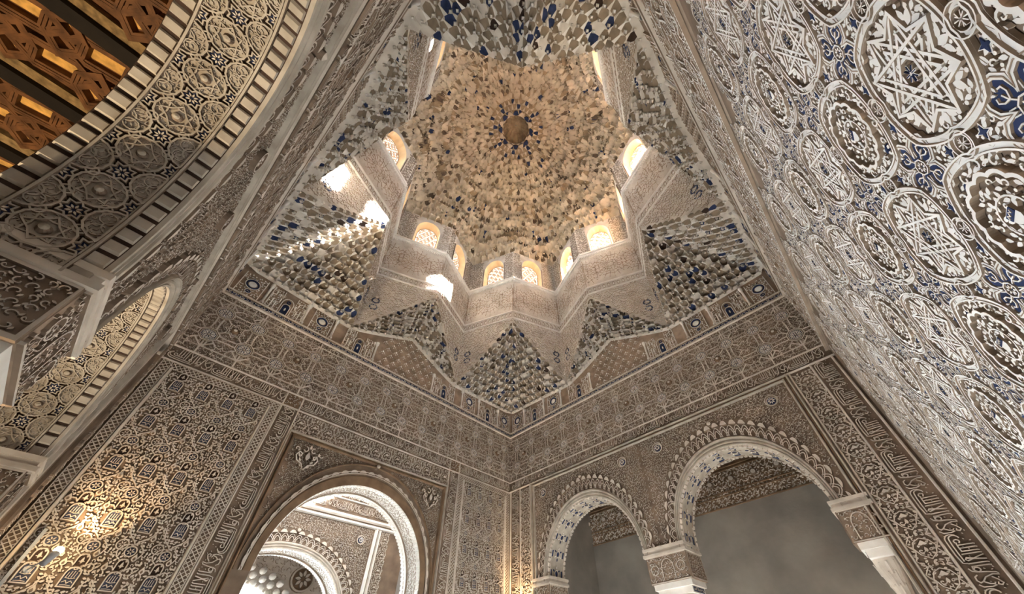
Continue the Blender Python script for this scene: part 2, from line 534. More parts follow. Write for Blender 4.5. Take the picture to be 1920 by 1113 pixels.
def t_kufic(W=0.56, H=0.46):
    """small arch flanked by stepped angular lettering"""
    M = MB()
    p = [(-.085, -H / 2), (-.085, 0)] + arc(0, 0, .085, PI, 0, 9, .11)[1:-1] + [(.085, 0), (.085, -H / 2)]
    M.stroke(p, .015, .02, iW)
    q = [(-.055, -H / 2), (-.055, -.06)] + arc(0, -.06, .055, PI, 0, 7)[1:-1] + [(.055, -.06), (.055, -H / 2)]
    M.fill(q, .004, iB, top=.98)
    M.stroke(q, .011, .014, iW)
    M.stroke(circ(0, .045, .026, 10), .011, .016, iB, True)
    M.fill(leafpts(0, -.12, .09, .03, PI / 2), .012, iW)
    for sg in (-1, 1):
        M.stroke([(sg * .11, H / 2 - .01), (sg * .11, .12), (sg * .155, .12), (sg * .155, .04), (sg * .12, .04), (sg * .12, -.06), (sg * .165, -.06), (sg * .165, -H / 2)], .014, .022, iW)
        M.stroke([(sg * .265, H / 2 - .01), (sg * .265, .15), (sg * .215, .15), (sg * .215, .07), (sg * .26, .07), (sg * .26, -.03), (sg * .215, -.03), (sg * .215, -H / 2)], .014, .022, iW)
        M.stroke(circ(sg * .22, -.14, .05, 12), .012, .018, iW, True)
        M.stroke(scroll(sg * .22, -.14, .03, 1, sg, 7), .009, .012, iW)
        M.stroke([(sg * .275, -H / 2), (sg * .275, H / 2)], .013, .02, iW)
    free = lambda x, y, g: (abs(x) > .1) and math.hypot(abs(x) - .22, y + .14) > .06
    leaves(M, free, -W / 2, W / 2, -H / 2, H / 2, .04, .008, iW, 9)
    return M

def t_fleur(W=0.16, H=0.13):
    M = MB()
    M.fill(leafpts(0, .01, .085, .05, PI / 2, 5), .02, iW, top=.6)
    for sg in (-1, 1):
        M.fill(leafpts(sg * .032, -.012, .06, .026, PI / 2 + sg * .9, 4), .016, iW, top=.6)
        M.stroke(scroll(sg * .06, -.045, .016, 0, sg, 5), .007, .009, iC)
    M.fill(leafpts(0, -.048, .04, .022, 0, 4), .014, iW)
    return M

# right-hand wall diaper
def beadband(M, pts, w=.03, h=.02, m=iW, closed=True, beads=True):
    """two raised lines with a beaded channel between them"""
    P = [np.array(p) for p in pts]
    n = len(P)
    L, Rr, C = [], [], []
    for i in range(n):
        a_, b_ = (P[i - 1], P[(i + 1) % n]) if closed else (P[max(i - 1, 0)], P[min(i + 1, n - 1)])
        d = b_ - a_
        d = d / (np.hypot(*d) or 1)
        nn = np.array([-d[1], d[0]])
        L.append(tuple(P[i] + nn * w * .36)); Rr.append(tuple(P[i] - nn * w * .36))
    M.stroke(pts, w, h * .6, m, closed, top=.96)
    M.stroke(L, w * .26, h, m, closed)
    M.stroke(Rr, w * .26, h, m, closed)
    if beads:
        acc = 0
        for i in range(n if closed else n - 1):
            p, q = P[i], P[(i + 1) % n]
            k = np.hypot(*(q - p))
            while acc < k:
                c = p + (q - p) * acc / max(k, 1e-9)
                M.fill(circ(c[0], c[1], w * .12, 5), .001, iG, top=.9, z0=h * .6)
                acc += w * .55
            acc -= k

def t_c_star():
    M = MB()
    r = lambda t: .207 + .034 * abs(math.cos(2 * t)) ** .7 - .012 * abs(math.sin(4 * t))
    pts = [((r(t)) * math.cos(t), (r(t)) * math.sin(t)) for t in (2 * PI * i / 64 for i in range(64))]
    beadband(M, pts, .032, .013)
    w = .013
    leaves(M, lambda x, y, g: .05 < math.hypot(x, y) < .192, -.2, .2, -.2, .2, .025, .006, iW, 31, 1.3)
    # {8/3} interlace star and its points
    for rad, h in ((.185, .011), (.12, .0105)):
        for k in range(8):
            a, b = k * PI / 4 + PI / 8, (k + 3) * PI / 4 + PI / 8
            M.stroke([(rad * math.cos(a), rad * math.sin(a)), (rad * math.cos(b), rad * math.sin(b))], w, h, iW)
    M.stroke(starpts(0, 0, .185, .13, 8, PI / 8), w, .012, iW, True)
    for k in range(8):
        a = k * PI / 4
        M.fill(leafpts(.165 * math.cos(a), .165 * math.sin(a), .062, .034, a, 4), .008, iW, top=.8)
        for sg in (-1, 1):
            M.fill(leafpts(.165 * math.cos(a + sg * .17), .165 * math.sin(a + sg * .17), .05, .027, a + sg * .9, 4), .0075, iW, top=.8)
            M.fill(circ(.19 * math.cos(a + sg * .25), .19 * math.sin(a + sg * .25), .010, 7), .008, iW, top=.75)
        M.fill(leafpts(.10 * math.cos(a), .10 * math.sin(a), .04, .02, a, 4), .007, iW, top=.8)
        a += PI / 8
        M.fill(leafpts(.152 * math.cos(a), .152 * math.sin(a), .04, .02, a, 4), .007, iW, top=.8)
        M.fill(leafpts(.075 * math.cos(a), .075 * math.sin(a), .036, .017, a + PI / 2, 4), .007, iW, top=.8)
        M.stroke([(0, 0), (.028 * math.cos(k * PI / 4), .028 * math.sin(k * PI / 4))], .009, .010, iW)
        M.stroke([(.006 * math.cos(k * PI / 4), .006 * math.sin(k * PI / 4)), (.026 * math.cos(k * PI / 4), .026 * math.sin(k * PI / 4))], .0035, .004, iB, z0=.010)
    return M

def t_c_shield():
    M = MB()
    r = lambda t: .207 + .034 * abs(math.cos(2 * t)) ** .7 - .012 * abs(math.sin(4 * t))
    pts = [((r(t)) * math.cos(t), (r(t)) * math.sin(t)) for t in (2 * PI * i / 64 for i in range(64))]
    beadband(M, pts, .032, .013)
    leaves(M, lambda x, y, g: .155 < math.hypot(x, y) < .195, -.2, .2, -.2, .2, .022, .006, iW, 33, 1.25)
    # proud scalloped ring round a sunk field
    ring = lobes(0, 0, .142, 14, .012, 84)
    M.stroke(ring, .016, .018, iW, True, top=.85)
    leaves(M, lambda x, y, g: math.hypot(x, y) < .125 and not (abs(x) < .03 and abs(y) < .038), -.13, .13, -.13, .13, .024, .009, iW, 12, 1.35)
    M.stroke(circ(0, 0, .068, 18), .008, .012, iW, True)
    M.fill([(-.026, .034), (.026, .034), (.026, -.012), (.014, -.028), (0, -.036), (-.014, -.028), (-.026, -.012)], .014, iW, top=.92)
    M.fill([(-.024, .026), (.024, .026), (.024, .004), (-.024, .004)], .002, iB, top=.98, z0=.016)
    M.stroke([(-.018, .01), (-.01, .02), (-.004, .011), (.006, .02), (.012, .011), (.018, .02)], .003, .002, iW, z0=.018)
    for k in range(14):
        a = k * 2 * PI / 14
        M.stroke(scroll(.178 * math.cos(a), .178 * math.sin(a), .02, a, 1 if k % 2 else -1, 8), .0095, .010, iW)
        M.fill(leafpts(.178 * math.cos(a + .22), .178 * math.sin(a + .22), .045, .017, a + PI / 2 + .5, 4), .008, iB if k % 7 == 3 else iW, top=.8)
    return M

def t_c_cross():
    """four-armed blue star with white curls inside a pale band"""
    M = MB()
    arm = [(.034, .034), (.050, .062), (.043, .092), (.022, .112), (0, .122), (-.022, .112), (-.043, .092), (-.050, .062), (-.034, .034)]
    q = []
    for k in range(4):
        c, s = math.cos(-k * PI / 2), math.sin(-k * PI / 2)
        pl = [(x * c - y * s, x * s + y * c) for x, y in arm]
        M.poly([(x, y, .005) for x, y in pl], iB)
        q += pl[::-1][:-1] if k == 0 else pl[::-1][:-1]
    M.poly([(.034, .034, .005), (-.034, .034, .005), (-.034, -.034, .005), (.034, -.034, .005)], iB)
    ang = sorted(q, key=lambda p: math.atan2(p[1], p[0]))
    M.stroke([(x * 1.09, y * 1.09) for x, y in ang], .02, .009, iW, True, top=.9)
    M.stroke([(x * 1.09, y * 1.09) for x, y in ang], .004, .001, iP, True, z0=.0122)
    M.stroke(circ(0, 0, .030, 8, PI / 8), .006, .005, iW, True, z0=.004)
    for k in range(8):
        a = k * PI / 4
        M.fill(leafpts(.014 * math.cos(a), .014 * math.sin(a), .018, .010, a, 3), .005, iW, z0=.004)
    for k in range(4):
        a = k * PI / 2
        c, s = math.cos(a), math.sin(a)
        tr = lambda x, y: (x * c - y * s, x * s + y * c)
        M.stroke([tr(.034, 0), tr(.055, .004), tr(.075, .0)], .006, .004, iW, z0=.004)
        for sg in (-1, 1):
            M.stroke([tr(.05, 0), tr(.062, sg * .018), tr(.078, sg * .024), tr(.086, sg * .014)], .006, .004, iW, z0=.004)
            M.fill(leafpts(*tr(.098, sg * .010), .028, .010, a + sg * .5, 3), .004, iW, z0=.004)
            M.stroke([tr(.034, sg * .02), tr(.05, sg * .036)], .005, .004, iW, z0=.004)
    return M

def t_c_knot():
    M = MB()
    beadband(M, circ(0, 0, .038, 20), .020, .013)
    M.fill(circ(0, 0, .020, 10), .006, iP, top=.95)
    for k in range(10):
        a = k * PI / 5
        M.stroke([(.004 * math.cos(a), .004 * math.sin(a)), (.02 * math.cos(a), .02 * math.sin(a))], .004, .012, iW)
    # concave blue lozenges and palm leaves beside the knot (knot sits on the diagonal)
    for sg in (-1, 1):
        c, s = math.cos(PI / 4), math.sin(PI / 4)
        cx, cy = sg * .082 * -s, sg * .082 * c
        P = []
        for k in range(4):
            a = k * PI / 2 + PI / 4
            P.append((cx + .036 * math.cos(a), cy + .036 * math.sin(a)))
            P.append((cx + .014 * math.cos(a + PI / 4), cy + .014 * math.sin(a + PI / 4)))
        M.fill(P, .0075, iW, top=.85)
        P2 = [(cx + (x - cx) * .62, cy + (y - cy) * .62) for x, y in P]
        M.fill(P2, .002, iB, top=.9, z0=.0085)
        for t in (-1, 1):
            fx, fy = cx * 1.30 + t * .028 * c, cy * 1.30 + t * .028 * s
            M.fill(leafpts(fx, fy, .05, .018, PI / 4 + PI / 2 + t * .5, 4), .0075, iW, top=.7)
            M.stroke([(cx * .62 + t * .03 * c, cy * .62 + t * .03 * s), (cx * .95 + t * .045 * c, cy * .95 + t * .045 * s), (cx * 1.45 + t * .03 * c, cy * 1.45 + t * .03 * s)], .008, .009, iW)
            M.fill(leafpts(cx + t * .055 * c, cy + t * .055 * s, .04, .02, PI / 4 + t * .6, 4), .0075, iW, top=.7)
    return M

def t_c_fill(ymax=9):
    M = MB()
    def free(x, y, g):
        if y > ymax:
            return False
        ax, ay = abs(x), abs(y)
        if math.hypot(x, y) < .245 or math.hypot(ax - .355, ay - .355) < .245 or math.hypot(ax - .178, ay - .178) < .05:
            return False
        dx, dy = (.355 - ax, ay) if ax > ay else (ax, .355 - ay)
        return not ((dx < .055 and dy < .14) or (dy < .055 and dx < .14))
    leaves(M, free, -.355, .355, -.355, .355, .022, .007, iW, 21, 1.3)
    return M

def t_rope(L=0.3, W=0.09):
    M = MB()
    n = 9
    for i in range(n):
        x = i * L / n
        M.fill([(x + .004, .006), (x + L / n - .004, .006), (x + L / n + .016, W * .5), (x + .02, W * .5)], .02, iW, top=.8)
        M.fill([(x + .02, W * .5), (x + L / n + .016, W * .5), (x + L / n - .004, W - .006), (x + .004, W - .006)], .02, iW, top=.8)
    M.stroke([(0, W), (L, W)], .012, .026, iW)
    M.stroke([(0, 0), (L, 0)], .012, .026, iW)
    return M

def t_lattice_star(L=1.36, H=1.3):
    """drum panel: lines radiating from three many-pointed stars"""
    M = MB()
    w = .013
    cs = [(.02, H * .45), (L * .5, H * .5), (L - .02, H * .45)]
    R = random.Random(2)
    inb = lambda p: (min(max(p[0], .01), L - .01), min(max(p[1], .01), H - .01))
    for cx, cy in cs:
        M.stroke([inb(p) for p in starpts(cx, cy, .11, .075, 10)], w, .005, iP, True)
        for k in range(20):
            a = 2 * PI * k / 20
            p = (cx + .11 * math.cos(a), cy + .11 * math.sin(a))
            q = (cx + .42 * math.cos(a + .09), cy + .55 * math.sin(a + .09))
            if 0 <= p[0] <= L:
                M.stroke([inb(p), inb(((p[0] + q[0]) / 2 + .02, (p[1] + q[1]) / 2)), inb(q)], w, .005, iP)
        for rr in (.2, .31, .42):
            M.stroke([inb(p) for p in starpts(cx, cy, rr, rr * .86, 10, rr)], w, .005, iP, True)
    leaves(M, yes, .02, L - .02, .02, H - .02, .07, .006, iDr, 3)
    return M

def t_arcade(L=0.1, H=0.22):
    M = MB()
    p = [(-L * .4, -H / 2), (-L * .4, 0)] + arc(0, 0, L * .4, PI, 0, 7, H * .36)[1:-1] + [(L * .4, 0), (L * .4, -H / 2)]
    M.stroke(p, .012, .014, iW)
    M.fill(leafpts(0, -.01, H * .5, L * .35, PI / 2), .012, iW)
    M.stroke(circ(0, -H * .32, .018, 8), .008, .01, iW, True)
    return M

def pale(mb):
    mb.m = [{iC: iW, iG: iP}.get(x, x) for x in mb.m]
    return mb
for k_, f_ in (('inscription', t_inscription), ('guilloche', t_guilloche), ('girih', t_girih), ('sebka', t_sebka), ('palmette', t_palmette),
               ('blue', t_blueband), ('shield', t_shield), ('kufic', t_kufic), ('fleur', t_fleur), ('c_star', t_c_star), ('c_shield', t_c_shield),
               ('c_cross', t_c_cross), ('c_knot', t_c_knot), ('c_fill', t_c_fill), ('c_fill_low', lambda: t_c_fill(.015)), ('rope', t_rope), ('lat', t_lattice_star), ('arcade', t_arcade), ('girih_pale', lambda: pale(t_girih()))):
    T[k_] = f_().mesh('relief_' + k_)

# ---------------------------------------------------------------- structure: floor and wall bodies
def wall_mesh(name, w, rects, m=iG, arches=(), parent=None, matrix=None):
    """flat wall field in the wall's own frame; arches = (uc, half width, rise, spring, z top, u left, u right, z base left, z base right)"""
    M = MB()
    for u0, u1, z0, z1, n, mm in rects:
        M.poly([(u0, z0, n), (u1, z0, n), (u1, z1, n), (u0, z1, n)], mm)
    for uc, hw, hh, zs, zt, ul, ur, zl, zr, n, mm in arches:
        pts = arch_curve(uc, hw, hh, zs, 40)
        for p, q in zip(pts[:-1], pts[1:]):
            M.poly([(p[0], p[1], n), (q[0], q[1], n), (q[0], zt, n), (p[0], zt, n)], mm)
        if uc - hw > ul:
            M.poly([(ul, zl, n), (uc - hw, zl, n), (uc - hw, zt, n), (ul, zt, n)], mm)
        if ur > uc + hw:
            M.poly([(uc + hw, zr, n), (ur, zr, n), (ur, zt, n), (uc + hw, zt, n)], mm)
    return M.build(name, SLOTS, parent, matrix=matrix if matrix is not None else wm(w))

def arch_curve(uc, hw, hh, zs, n=40):
    return [(uc - hw * math.cos(PI * i / n), zs + hh * math.sin(PI * i / n) ** 0.94) for i in range(n + 1)]

ZTOP = 8.4
GIR0, GIR1 = 3.56, 4.66
fl = MB(); fl.box((-9, -9, FLOOR - .2), (9, 14, FLOOR), iW)
floor = fl.build('floor', [MARBLE] * 12)
tag(floor, 'pale marble floor of the hall', kind='structure')

# wall A : arch to the courtyard
AHW, AHH, AZS = 1.15, 1.32, 1.22
wallA = wall_mesh('wall_back_left', 'A', [(-HX - .1, HX, 2.92, ZTOP, 0, iG), (-HX - .1, -1.40, FLOOR, 2.92, 0, iG), (1.40, HX, FLOOR, 2.92, 0, iG)], arches=[(0, AHW, AHH, AZS, 2.92, -1.40, 1.40, FLOOR, FLOOR, 0, iG)])
tag(wallA, 'carved stucco wall left of the far corner, pierced by one large courtyard arch', kind='structure')
BHW, BHH, BZS = 0.97, 1.18, 1.45
def twin_wall(name, w, n, lab):
    top = 3.33
    o = wall_mesh(name, w, [(-HY, HY, top, ZTOP, 0, iG), (-HY, -2.52, FLOOR, top, n, iG), (2.52, HY, FLOOR, top, n, iG)],
                  arches=[(c, BHW, BHH, BZS, top, l, r, zl, zr, n, iG) for c, l, r, zl, zr in ((-1.28, -2.52, 0, BZS, BZS), (1.28, 0, 2.52, BZS, BZS))])
    if n:
        M = MB()
        M.poly([(-HY, top, n), (HY, top, n), (HY, top, 0), (-HY, top, 0)], iC)
        M.build('ledge', SLOTS, o)
    tag(o, lab, kind='structure')
    return o
wallB = twin_wall('wall_back_right', 'B', 0.0, 'carved stucco wall right of the far corner, opened by twin arches on a column')
wallD = twin_wall('wall_left', 'D', -0.06, 'carved stucco wall at the left edge, opened by twin arches above the viewer')
wallC = wall_mesh('wall_right', 'C', [(-HX, HX, FLOOR, ZTOP, 0, iG)])
tag(wallC, 'pale wall at the right covered in large carved stars, crosses and shields', kind='structure')

def put(mesh, name, w, u, v, n=0.001, parent=None, rot=0.0, sx=1.0, sy=1.0):
    return link(name, T[mesh] if isinstance(mesh, str) else mesh, parent, wm('A' if False else w, u, v, n, rot, sx, sy) if parent is None else parent.matrix_basis.inverted() @ wm(w, u, v, n, rot, sx, sy))

def strip(w, parent, u0, u1, v0, v1, h, m=iC, n=0.0, name='moulding'):
    M = MB()
    d = min(u1 - u0, v1 - v0) * .25
    M.fill([(u0, v0), (u1, v0), (u1, v1), (u0, v1)], h, m, top=1)
    # bevelled bar
    M = MB()
    V = [(u0, v0, 0), (u1, v0, 0), (u1, v1, 0), (u0, v1, 0)]
    if u1 - u0 > v1 - v0:
        W = [(u0, v0 + d, h), (u1, v0 + d, h), (u1, v1 - d, h), (u0, v1 - d, h)]
    else:
        W = [(u0 + d, v0, h), (u1 - d, v0, h), (u1 - d, v1, h), (u0 + d, v1, h)]
    M.add(V + W, [(0, 1, 5, 4), (1, 2, 6, 5), (2, 3, 7, 6), (3, 0, 4, 7), (4, 5, 6, 7)], m)
    return M.build(name, SLOTS, parent, matrix=parent.matrix_basis.inverted() @ wm(w, 0, 0, n))

WALL = {'A': wallA, 'B': wallB, 'C': wallC, 'D': wallD}
HALF = {'A': HX, 'B': HY, 'C': HX, 'D': HY}
for w, par in WALL.items():
    hl = HALF[w]
    # interlace frieze
    n = 7
    L = 2 * hl / n
    for i in range(n):
        put('girih_pale' if w == 'C' else 'girih', 'interlace_tile', w, -hl + (i + .5) * L, (GIR0 + GIR1) / 2, .001, par, sx=L / .89)
    strip(w, par, -hl, hl, GIR1, GIR1 + .03, .035, iC)
    n = 20
    L = 2 * hl / n
    for i in range(n):
        put('blue', 'blue_border', w, -hl + i * L, GIR1 + .03, .012, par, sx=L / .30)
    strip(w, par, -hl, hl, GIR1 + .115, GIR1 + .145, .04, iC)
    strip(w, par, -hl, hl, GIR0 - .03, GIR0, .02, iC)
    # zone of shields, small arches and blossoms under the muqarnas
    zc = 5.05
    bgp = MB(); bgp.poly([(-hl, GIR1 + .145, .003), (hl, GIR1 + .145, .003), (hl, 6.2, .003), (-hl, 6.2, .003)], iP)
    bgp.build('upper_field', SLOTS, par, matrix=par.matrix_basis.inverted() @ wm(w))
    for sg in (-1, 1):
        for u, t in ((2.85, 'shield'), (2.30, 'kufic'), (1.72, 'shield'), (1.43, 'col'), (1.0, 'kufic')):
            if t != 'col':
                put(t, 'shield_panel' if t == 'shield' else 'arch_panel', w, sg * u * hl / 3.1, zc, .003, par, sx=hl / 3.1 * (.95 if t == 'shield' else 1))
        for u in (2.62, 2.0, 1.5, .68):
            M = MB(); M.lathe([(.03, -.24), (.03, -.2), (.018, -.19), (.018, .14), (.03, .16), (.034, .23)], 0, 0, 8, iW)
            M.build('colonnette', SLOTS, par, smooth=True, matrix=par.matrix_basis.inverted() @ (frame_matrix(FR[w][0], -FR[w][1], UP, FR[w][2] + FR[w][0] * (sg * u * hl / 3.1) + UP * zc + FR[w][1] * .03)))
    for i in range(7):
        for j in range(8):
            u, v = (i - 3) * .175 + (.0875 if j % 2 else 0), 4.88 + j * .135
            if abs(u) < .64 and v < 5.9 - abs(u) * .35:
                put('fleur', 'blossom', w, u * hl / 3.1, v, .003, par)

# inscription and panels on wall A
def inscr_h(w, par, u0, u1, v, n):
    L = (u1 - u0) / n
    for i in range(n):
        put('inscription', 'inscription', w, u0 + i * L, v, .002, par, sx=L / .49)
def inscr_v(w, par, uc, v0, v1, n, up=True, W=.2):
    L = (v1 - v0) / n
    for i in range(n):
        if up:   # read upwards
            put('inscription', 'inscription', w, uc + W / 2, v0 + i * L, .002, par, rot=PI / 2, sx=L / .49, sy=W / .2)
        else:
            put('inscription', 'inscription', w, uc - W / 2, v1 - i * L, .002, par, rot=-PI / 2, sx=L / .49, sy=W / .2)
def guil_v(w, par, uc, v0, v1, W=.1):
    n = round((v1 - v0) / .2)
    L = (v1 - v0) / n
    for i in range(n):
        put('guilloche', 'guilloche', w, uc + W / 2, v0 + i * L, .002, par, rot=PI / 2, sx=L / .2, sy=W / .1)
def guil_h(w, par, u0, u1, v, W=.1):
    n = round((u1 - u0) / .2)
    L = (u1 - u0) / n
    for i in range(n):
        put('guilloche', 'guilloche', w, u0 + i * L, v, .002, par, sx=L / .2, sy=W / .1)

ZB = 0.0   # lowest carved height that can come into view
inscr_h('A', wallA, -3.08, -1.66, 3.335, 3)
inscr_h('A', wallA, -1.44, 1.44, 3.335, 6)
inscr_h('A', wallA, 1.66, 3.06, 3.335, 3)
strip('A', wallA, -HX, HX, 3.305, 3.33, .02)
for sg in (-1, 1):
    M = MB(); M.poly([(-.1, 0, .004), (.1, 0, .004), (.1, .2, .004), (-.1, .2, .004)], iD); filigree(M, yes, -.09, .09, .01, .19, .05, .012)
    M.build('corner_square', SLOTS, wallA, matrix=wallA.matrix_basis.inverted() @ wm('A', sg * 1.55, 3.335))
    inscr_v('A', wallA, sg * 1.55, .36, 3.30, 6, up=(sg < 0))
    for u in (1.43, 1.665):
        strip('A', wallA, sg * u - .012, sg * u + .012, ZB, 3.55, .02)
    guil_v('A', wallA, sg * 1.73, ZB, 3.30)
    guil_v('A', wallA, sg * 3.02, ZB, 3.30)
    guil_h('A', wallA, sg * 2.375 - .595, sg * 2.375 + .595, 3.205)
    for u in (1.80, 2.95):
        strip('A', wallA, sg * u - .018, sg * u + .018, ZB, 3.21, .03)
    for i in range(4):
        for j in range(6):
            v = 2.93 - j * .51
            if v > ZB:
                put('sebka', 'panel_tile', 'A', sg * 2.375 + (i - 1.5) * .279, v, .002, wallA, sx=.279 / .287)
    if sg < 0:
        pass
# band of palmettes over the arch frame
for i in range(14):
    put('palmette', 'palmette', 'A', -1.43 + (i + .5) * 2.86 / 14, 3.13, .002, wallA, sx=2.86 / 14 / .21)

# diaper of the right-hand wall
LAT = .71
for i in range(-6, 6):
    for j in range(-2, 4):
        u0, v0 = 1.648 + i * LAT, 1.276 + j * LAT
        if v0 > 3.5:
            continue
        if v0 > 3.2 and abs(u0) < 2.85:
            put('c_fill_low', 'leaf_filling', 'C', u0, v0, .002, wallC)
        for nm, t, du, dv, rt in (('leaf_filling', 'c_fill', 0, 0, 0), ('star_medallion', 'c_star', 0, 0, 0), ('shield_medallion', 'c_shield', .355, .355, 0), ('blue_cross', 'c_cross', .355, 0, 0), ('blue_cross', 'c_cross', 0, .355, 0),
                                  ('knot', 'c_knot', .178, .178, 0), ('knot', 'c_knot', -.178, .178, PI / 2), ('knot', 'c_knot', .178, -.178, PI / 2), ('knot', 'c_knot', -.178, -.178, 0)):
            u, v = u0 + du, v0 + dv
            rr = {'c_fill': .25, 'c_star': .25, 'c_shield': .25, 'c_cross': .13, 'c_knot': .08}[t]
            if abs(u) + rr > HX + .06 or v + rr > 3.55 or v < -.1:
                continue
            put(t, nm, 'C', u, v, .002, wallC, rot=rt)
strip('C', wallC, -HX, HX, 3.415, 3.545, .02, iS)
for i in range(20):
    put('rope', 'rope_border', 'C', -HX + i * .31, 3.435, .02, wallC, sx=.31 / .30)

# ---------------------------------------------------------------- arches
def sweep(M, prof, curve_fn, n=56, m=iC):
    """prof: list of (t, h) ; curve_fn(t, i/n) -> (u, v)"""
    rows = []
    for t, h in prof:
        rows.append([(*curve_fn(t, i / n), h) for i in range(n + 1)])
    M.sheet(rows[::-1] if False else rows, m)

def make_arch(name, label, w, uc, zs, inner, outer, depth, n0, style, frame):
    """inner/outer = (half width, rise). frame = (u0, u1, z top) rectangle of the spandrels"""
    root = empty(name)
    tag(root, label, 'arch')
    def cv(t, s):
        a = PI * s
        hw = inner[0] + (outer[0] - inner[0]) * t
        hh = inner[1] + (outer[1] - inner[1]) * t
        return (uc - hw * math.cos(a), zs + hh * math.sin(a) ** .94)
    MX = wm(w, 0, 0, n0)
    NSEG = 56
    # soffit (arched underside) and jamb linings
    def sof(t, dpt, s):
        u, v = cv(t, s)
        return (u, v, -dpt)
    M = MB()
    base = (iD if style == 'wood' else iP if style == 'pale' else iW if style == 'bright' else iG)
    M.sheet([[sof(0, d, i / NSEG) for i in range(NSEG + 1)] for d in (0, depth)], iW if style in ('bright', 'dark') else iR if style == 'medallion' else iA)  # courtyard arch underside white: strong daylight put into its colour
    for sg in (-1, 1):
        if (style in ('medallion', 'pale')) and sg * uc < 0:
            continue   # pier side stands on its column
        x = uc + sg * inner[0] if style not in ('medallion', 'pale') else sg * 2.515
        M.sheet([[(x, zs, 0), (x, zs, -depth)], [(x, FLOOR, 0), (x, FLOOR, -depth)]], iP if style != 'bright' else iW)
    M.build('soffit', SLOTS, root, matrix=MX)
    # archivolt
    M = MB()
    if style == 'dark':
        sweep(M, [(0, 0), (0, .012), (.42, .012), (.45, .0)], cv, NSEG, iD)
        M.build('archivolt', SLOTS, root, matrix=MX)
    else:
        sweep(M, [(0, .0), (0, .02), (.05, .024), (.07, .008), (.10, .008), (.12, .03), (.17, .03), (.19, .012), (.22, .012), (.24, .04), (.29, .045), (.32, .03), (.33, .006), (.36, .004)], cv, NSEG, iA if style != 'bright' else iC)
        M.build('archivolt', SLOTS, root, smooth=False, matrix=MX)
        M = MB()
        # band of overlapping little arcs
        nb = 34
        for i in range(nb):
            s0, s1 = (i - .2) / nb, (i + 1.2) / nb
            for rr in (1.0, .66):
                pts = []
                for k in range(7):
                    t = k / 6
                    s = (i + .5) / nb + (t - .5) * (s1 - s0) * rr
                    s = min(max(s, 0), 1)
                    pts.append(cv(.38 + .40 * rr * math.sin(PI * t), s))
                M.stroke(pts, .014, .018, iC)
        M.build('scalloped_band', SLOTS, root, matrix=MX)
    # outer lobed edge
    nl = 28
    wob = MB()
    t0 = .80 if style != 'dark' else .55
    for i in range(nl):
        M = MB()
        P = [cv(t0, (i + .04) / nl)]
        for k in range(5):
            s = (i + .04 + .92 * k / 4) / nl
            P.append(cv(t0 + .05 + (.16 if style != 'dark' else .10) * math.sin(PI * k / 4) ** .6, s))
        P.append(cv(t0, (i + .96) / nl))
        M.fill(P, .03, iC, top=.8)
        M.build('lobe', SLOTS, root, matrix=MX)
    if style == 'dark':
        M = MB()
        for tt in (.52, .62):
            M.stroke([cv(tt, i / 80) for i in range(81)], .016, .024, iC)
        M.stroke([cv(.95, i / 80) for i in range(81)], .014, .03, iD)
        M.build('cream_border', SLOTS, root, matrix=MX)
    # crown knob
    M = MB()
    u, v = cv(1.0, .5)
    M.fill(circ(u, v + .0, .045, 12), .05, iC, top=.7, dome=.02)
    M.build('crown_knob', SLOTS, root, matrix=MX)
    # teeth along both edges of the soffit
    def softile(s0, s1, d0, d1, h, m, nm):
        M = MB()
        def pt(s, d, hh):
            u, v = cv(0, s)
            u2, v2 = cv(0, min(s + .002, 1)); u1, v1 = cv(0, max(s - .002, 0))
            dx, dy = u2 - u1, v2 - v1
            k = math.hypot(dx, dy)
            return (u + dy / k * hh, v - dx / k * hh, -d)
        q = [pt(s0, d0, 0), pt(s1, d0, 0), pt(s1, d1, 0), pt(s0, d1, 0)]
        e = (s1 - s0) * .15
        r = [pt(s0 + e, d0 + .004, h), pt(s1 - e, d0 + .004, h), pt(s1 - e, d1 - .004, h), pt(s0 + e, d1 - .004, h)]
        M.add(q + r, [(0, 1, 5, 4), (1, 2, 6, 5), (2, 3, 7, 6), (3, 0, 4, 7), (4, 5, 6, 7)], m)
        return M.build(nm, SLOTS, root, matrix=MX)
    def surf(M, fn, s_c, d_c, S_len, mapmesh=None):
        """bend a flat relief (x along the arc, y across) on to the soffit"""
        out = MB()
        for (x, y, hh) in fn.v:
            s = s_c + x / S_len
            s = min(max(s, 0), 1)
            u, v = cv(0, s)
            u2, v2 = cv(0, min(s + .003, 1)); u1, v1 = cv(0, max(s - .003, 0))
            dx, dy = u2 - u1, v2 - v1
            k = math.hypot(dx, dy) or 1
            out.v.append((u + dy / k * hh, v - dx / k * hh, -(d_c + y)))
        out.f = fn.f
        out.m = fn.m
        return out
    arclen = sum(math.dist(cv(0, i / 50), cv(0, (i + 1) / 50)) for i in range(50))
    if style == 'medallion':
        nt = 40
        for i in range(nt):
            softile((i + .12) / nt, (i + .88) / nt, .004, .075, .016, iA, 'tooth')
            softile((i + .12) / nt, (i + .88) / nt, depth - .085, depth - .004, .016, iA, 'tooth')
        tm = t_soffit()
        nm = 12
        for i in range(nm):
            surf(None, tm, (i + .5) / nm, depth / 2, arclen).build('soffit_medallion', SLOTS, root, matrix=MX)
        for d in (.082, depth - .095):
            M = MB()
            F = MB(); F.stroke([(arclen * (k / 40 - .5), 0) for k in range(41)], .014, .02, iA)
            surf(None, F, .5, d, arclen).build('soffit_fillet', SLOTS, root, matrix=MX)
    elif style == 'pale':
        nt = 48
        for i in range(nt):
            softile((i + .1) / nt, (i + .9) / nt, -.004, .035, .028, iC, 'bead')
            softile((i + .1) / nt, (i + .9) / nt, depth - .04, depth - .004, .028, iC, 'bead')
        tm = t_soffit_blue()
        nm = 12
